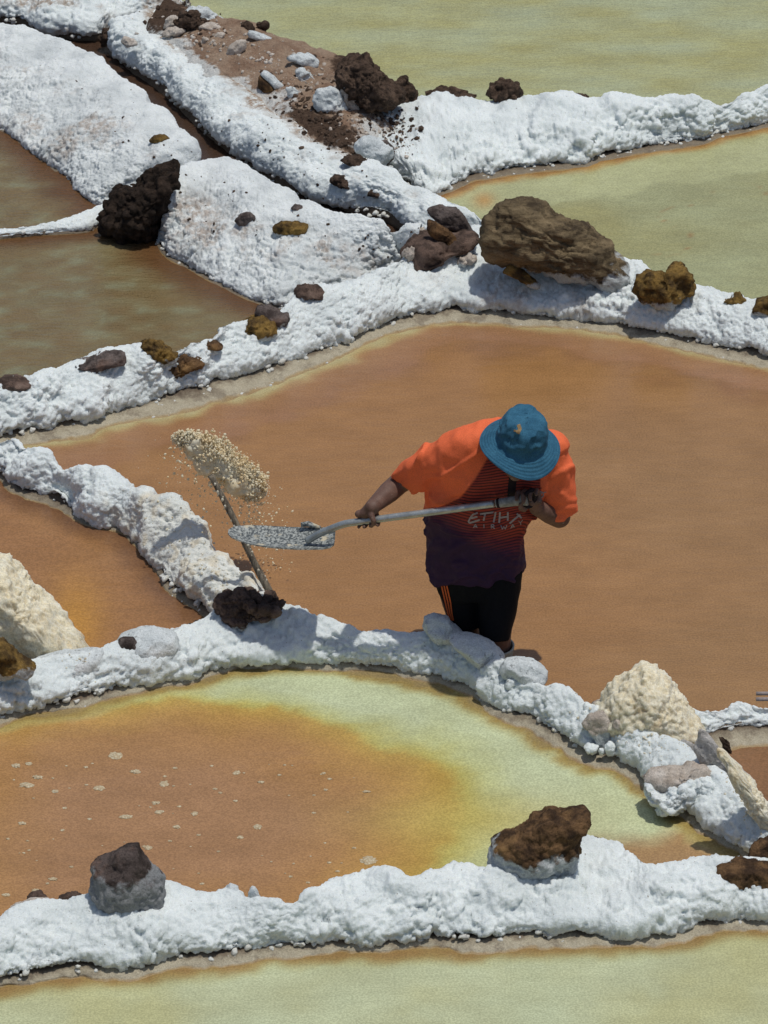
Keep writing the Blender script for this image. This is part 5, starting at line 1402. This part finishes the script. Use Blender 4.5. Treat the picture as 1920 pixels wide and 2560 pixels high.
heel = W(768, 1352, SD + 0.22)
neck = W(800, 1333, SD + 0.195)
path = [along(1236), along(1100), along(1000), along(900), along(878), SH_BEND, W(845, 1315, SD + 0.16), neck, heel]
v, f = tube(resample(path, 80, 0.03), np.full(80, 0.0150))
obj('shaft', mesh('shaft', v, f), M['steel'], sroot)
g0, g1 = along(1240), along(1318)
pts = [g0, g0 * .9 + g1 * .1, g0 * .5 + g1 * .5, g1]
v, f = tube(resample(pts, 20), np.interp(np.linspace(0, 1, 20), [0, 0.1, 0.6, 1], [0.0165, 0.019, 0.021, 0.026]))
obj('grip', mesh('grip', v, f), M['grip'], sroot)
v, f = tube([along(1244), along(1250)], [0.0205, 0.0205])
obj('collar_ring', mesh('collar_ring', v, f), M['dark'], sroot)
v, f = tube(resample([along(1312) + np.array([0, -.02, .03]), along(1330) + np.array([0, -.0, .045]), along(1342) + np.array([0, .02, 0]), along(1330) + np.array([0, .02, -.045]), along(1312) + np.array([0, .0, -.03])], 30, 0.02), np.full(30, 0.010))
obj('handle_loop', mesh('handle_loop', v, f), M['dark'], sroot)
def blade():
    tipw, hel = W(570, 1328, SD + 0.31), W(836, 1344, SD + 0.195)
    n, m = 90, 50
    L = hel - tipw
    u = np.linspace(0, 1, n)
    half = 0.108 * np.interp(u, [0, 0.03, 0.08, 0.18, 0.35, 0.7, 0.9, 0.97, 1.0], [0.15, 0.42, 0.62, 0.82, 0.96, 1.0, 0.97, 0.86, 0.6])
    vv = np.linspace(-1, 1, m)
    across = np.array([0.05, 0.97, -0.05]); across /= np.linalg.norm(across)
    P = tipw + L * u[:, None, None] + across * (half[:, None] * vv[None])[..., None]
    dish = -0.030 * (1 - np.abs(vv[None]) ** 2.2) * np.interp(u, [0, 0.15, 0.5, 0.9, 1], [0.2, 0.7, 1, 1, 0.75])[:, None] - 0.012 * np.sin(u * math.pi)[:, None]
    P[..., 2] += dish
    top = P.reshape(-1, 3)
    bot = (P - np.array([0, 0, 0.005])).reshape(-1, 3)
    fc = grid_faces(n, m); fb = fc[:, ::-1] + n * m
    idx = np.arange(n * m).reshape(n, m)
    loop = np.concatenate([idx[:, 0], idx[-1, 1:], idx[::-1, -1][1:], idx[0, ::-1][1:-1]])
    nx = np.roll(loop, -1)
    side = np.stack([loop, loop + n * m, nx + n * m, nx], 1)
    return mesh('blade', np.vstack([top, bot]), np.vstack([fc, fb, side])), tipw, L, across
bl, tipw, BL, ACR = blade()
bo = obj('blade', bl, M['blade'], sroot)
# raised tread fold at the back rim
c = tipw + BL * 0.74 + ACR * 0.100
v, f = tube([c + np.array([-0.03, 0, 0.006]), c + np.array([0.0, 0, 0.010]), c + np.array([0.05, -0.015, 0.0])], [0.010, 0.012, 0.007], 12)
obj('tread', mesh('tread', v, f), M['blade'], sroot)

# ------------------------------------------------------------------ pole in the wall
M['wood'] = (lambda n: n.done(grain(n, n.mix(n.ramp(n.noise(20, 6, 0.7, (3, 3, 0.4)), 0.35, 0.65), (0.10, 0.082, 0.062), (0.29, 0.25, 0.19)), 0.2), 0.85, 0.2, n.bump(n.noise(40, 5, 0.7, (3, 3, 0.4)), 0.6, 0.008)))(NT('weathered_wood'))
pb = on_z([(692, 1512)], 0.10)[0]
top = on_y([(527, 1188)], pb[1] + 0.10)[0]
proot = empty('pole', pb)
tag(proot, 'weathered wooden pole leaning left out of the wall behind the shovel blade', 'pole')
pp = resample([pb + (pb - top) * 0.10, pb, pb * .7 + top * .3 + np.array([-.006, 0, 0]), pb * .35 + top * .65 + np.array([.004, 0, 0]), top], 60, 0.05)
v, f = tube(pp, np.interp(np.linspace(0, 1, 60), [0, 1], [0.0170, 0.0125]) * (1 + 0.05 * np.sin(np.arange(60) * 0.45)), 16)
obj('shaft', mesh('shaft', v, f), M['wood'], proot)
rng = np.random.RandomState(4)
sb = Blob()
for k in range(30):
    t = rng.rand() * 0.95 + 0.02
    p = pb * (1 - t) + top * t
    o_ = np.array([rng.uniform(-1, 1), -rng.uniform(0.3, 1), rng.uniform(-0.3, 0.3)]); o_ /= np.linalg.norm(o_)
    vv, ff = ico(1)
    sb.add(vv * rng.uniform(0.003, 0.007) * np.array([1, 0.7, 1.5]) + p + o_ * 0.013, ff)
o = obj('salt_crumbs', mesh('salt_crumbs', np.vstack(sb.v), np.vstack(sb.f)), M['pile'], proot)
o['kind'] = 'stuff'

M['pipe'] = plain('grey_stick', (0.30, 0.26, 0.25), 0.7, 0.3, 0.2)
for ya, lb in ((1734, 'upper grey stick end lying on the low wall at the right edge'), (1748, 'lower grey stick end under the other at the right edge')):
    a_ = on_z([(1890, ya)], 0.105 if ya < 1740 else 0.09)[0]; b_ = on_z([(2080, ya + 2)], 0.105 if ya < 1740 else 0.09)[0]
    v, f = tube(resample([a_, a_ * .5 + b_ * .5 + np.array([0, 0, .004]), b_], 12), np.full(12, 0.008), 10)
    tag(obj('stick', mesh('stick', v, f), M['pipe']), lb, 'stick', 'grey sticks at the right edge')

# ------------------------------------------------------------------ thrown salt
def flying_mat():
    n = NT('flying_salt')
    c = n.mix(n.ramp(n.noise(14, 4, 0.7), 0.35, 0.65), (0.93, 0.78, 0.50), (0.95, 0.91, 0.74))
    tr = n.node('ShaderNodeBsdfTranslucent'); n.link(c, tr.inputs['Color'])
    n.done(c, 0.8, 0.2)
    mx = n.node('ShaderNodeMixShader'); mx.inputs[0].default_value = 0.35
    n.link(n.b.outputs[0], mx.inputs[1]); n.link(tr.outputs[0], mx.inputs[2])
    n.link(mx.outputs[0], n.t.nodes['Material Output'].inputs['Surface'])
    return n.m
M['flying'] = flying_mat()
def thrown():
    rng = np.random.RandomState(12)
    b = Blob()
    v1, f1 = ico(1)
    yb = FY + 0.80
    mid = np.array([(442, 1092), (470, 1098), (505, 1112), (540, 1138), (575, 1170), (610, 1198), (640, 1222), (652, 1238)], float)
    hw_ = np.array([10, 24, 36, 44, 46, 44, 38, 16], float)
    tt = np.linspace(0, 1, len(mid))
    def chunk(p, r):
        R = rng.randn(3, 3); Q, _ = np.linalg.qr(R)
        vv = v1 * (1 + 0.35 * rng.randn(len(v1), 1).clip(-1, 1)) * np.array([1, rng.uniform(.6, 1), rng.uniform(.5, .9)])
        b.add((vv * r) @ Q + p, f1)
    cv, cf = ico(5)                             # compact heart of the clump
    a0, a1 = on_y([(470, 1104)], yb)[0], on_y([(635, 1226)], yb)[0]
    ux = (a1 - a0) / np.linalg.norm(a1 - a0); uy = np.array([0, 1.0, 0]); uz = np.cross(ux, uy)
    cv2 = (cv * np.array([np.linalg.norm(a1 - a0) * 0.56, 0.065, 0.068])) @ np.stack([ux, uy, uz]) + (a0 + a1) / 2
    cn = vnormals(cv2, cf)
    cv2 = cv2 + cn * (0.022 * fbm(cv2, 14, 3, 5) + 0.5 * bubbles(cv2, 0.022, 6) + 0.5 * bubbles(cv2, 0.011, 8))[:, None]
    b.add(cv2, cf)
    for k in range(6500):                       # dense core
        t = rng.rand()
        c = np.array([np.interp(t, tt, mid[:, 0]), np.interp(t, tt, mid[:, 1])]); h = np.interp(t, tt, hw_)
        th = rng.rand() * 2 * math.pi; rr = rng.rand() ** 0.5 * (1 + 0.35 * max(0, math.sin(t * 23 + 1.3 * math.cos(t * 41))) * (rng.rand() < 0.4))
        d = np.array([0.72, -0.70]) * math.cos(th) * rr * h
        y = yb + math.sin(th) * rr * h * U * 0.9
        p = on_y([c + d + rng.randn(2) * 5], y)[0]
        chunk(p, 0.002 + 0.0070 * rng.rand() ** 2)
    for k in range(900):                        # grains falling away below
        t = rng.rand()
        c = np.array([np.interp(t, tt, mid[:, 0]), np.interp(t, tt, mid[:, 1])]) + np.array([rng.randn() * 30, abs(rng.randn()) * 75])
        p = on_y([c], yb + rng.randn() * 0.06)[0]
        chunk(p, 0.0015 + 0.0065 * rng.rand() ** 2.5)
    for k in range(230):                        # trail right of the pole
        t = rng.rand()
        c = np.array([600 + 130 * t + rng.randn() * 22, 1230 + 290 * t + rng.randn() * 25])
        p = on_y([c], yb + rng.randn() * 0.06)[0]
        chunk(p, 0.0015 + 0.0055 * rng.rand() ** 2)
    return mesh('thrown_salt', np.vstack(b.v), np.vstack(b.f), True)
tag(obj('thrown_salt', thrown(), M['flying']), 'clump of beige salt flying through the air with grains falling from it', 'flying salt', kind='stuff')

# ------------------------------------------------------------------ foam patches on the yellow pond
M['foam'] = (lambda n: n.done(n.mix(n.ramp(n.vor(110), 0.2, 0.6), (0.60, 0.54, 0.38), (0.46, 0.36, 0.22)), 0.6, 0.4, n.bump(n.vor(110), 0.7, 0.006)))(NT('foam'))
def disc(cx, cy, rx, ry, rng):
    rx, ry = rx * 1.05, ry * 1.05
    k = 22
    a = np.linspace(0, 2 * math.pi, k, endpoint=False)
    r = 1 + 0.13 * rng.randn(k)
    hh = min(0.006, rx * 0.00045)
    ctr = on_z([(cx, cy)], Z_YEL + 0.001 + hh)[0]
    e = on_z(np.stack([cx + rx * np.cos(a) * r, cy + ry * np.sin(a) * r], 1), Z_YEL + 0.001)
    m_ = ctr * 0.35 + e * 0.65; m_[:, 2] = Z_YEL + 0.001 + hh * 0.8
    vv = np.vstack([e, m_, [ctr]])
    f = []
    for i in range(k):
        j = (i + 1) % k
        f += [[i, k + i, k + j], [i, k + j, j], [k + i, 2 * k, k + j]]
    return vv, f
rng = np.random.RandomState(9)
FG = 'foam patches floating on the orange part of the front pond'
patches = [(290,1890,16,9,'round foam patch nearest the curved wall'),(66,1963,18,6,'widest of the foam patches at the left edge of the orange pond'),(93,1943,13,5,'foam patch just above the widest one at the left edge'),(40,1914,11,5,'foam patch at the left edge, upper'),(72,1909,8,4,'smallest upper left foam patch'),(338,1929,12,5,'foam patch right below the round one'),(248,1970,14,6,'long foam patch left of the middle of the orange pond'),(410,1959,11,7,'foam patch with a round outline right of the long one'),(138,1978,9,4,'foam patch right of the widest one'),(592,1932,9,5,'foam patch nearest the yellow band on the left'),(390,2007,10,4,'foam patch above the pair in mid pond'),(398,2030,10,5,'left foam patch of the pair in mid pond'),(315,2042,15,5,'broad foam patch left of the mid pond pair'),(486,2034,8,5,'right foam patch of the pair in mid pond'),(55,2058,10,4,'foam patch at the left edge, lower'),(441,2067,9,4,'foam patch below the mid pond pair'),(644,2067,11,6,'foam patch near the middle of the pond, towards the yellow band'),(601,2093,8,4,'foam patch left of the lowest large one'),(921,2151,20,10,'largest foam patch, near the gap in the bottom wall'),(370,2119,11,5,'foam patch behind the top of the large square stone'),(132,2198,11,4,'foam patch low at the left side'),(88,2226,9,4,'foam patch lowest at the left side'),(15,2237,10,4,'foam patch cut off at the lower left edge'),(917,1979,9,3,'flat foam streak close to the yellow band'),(652,1955,9,3,'thin foam streak right of the middle')]
for cx, cy, rx, ry, lb in patches:
    vv, ff = disc(cx, cy, rx, ry, rng)
    tag(obj('foam_patch', mesh('foam_patch', vv, ff), M['foam']), lb, 'foam patch', FG)
b = Blob()
for k in range(70):
    vv, ff = disc(rng.uniform(0, 900), rng.uniform(1900, 2230), *(lambda s: (s, s * 0.45))(rng.uniform(2, 6)), rng)
    b.add(vv, np.array(ff))
tag(obj('foam_specks', mesh('foam_specks', np.vstack(b.v), np.vstack(b.f)), M['foam']), 'scattered tiny foam specks on the orange part of the front pond', 'foam', kind='stuff')
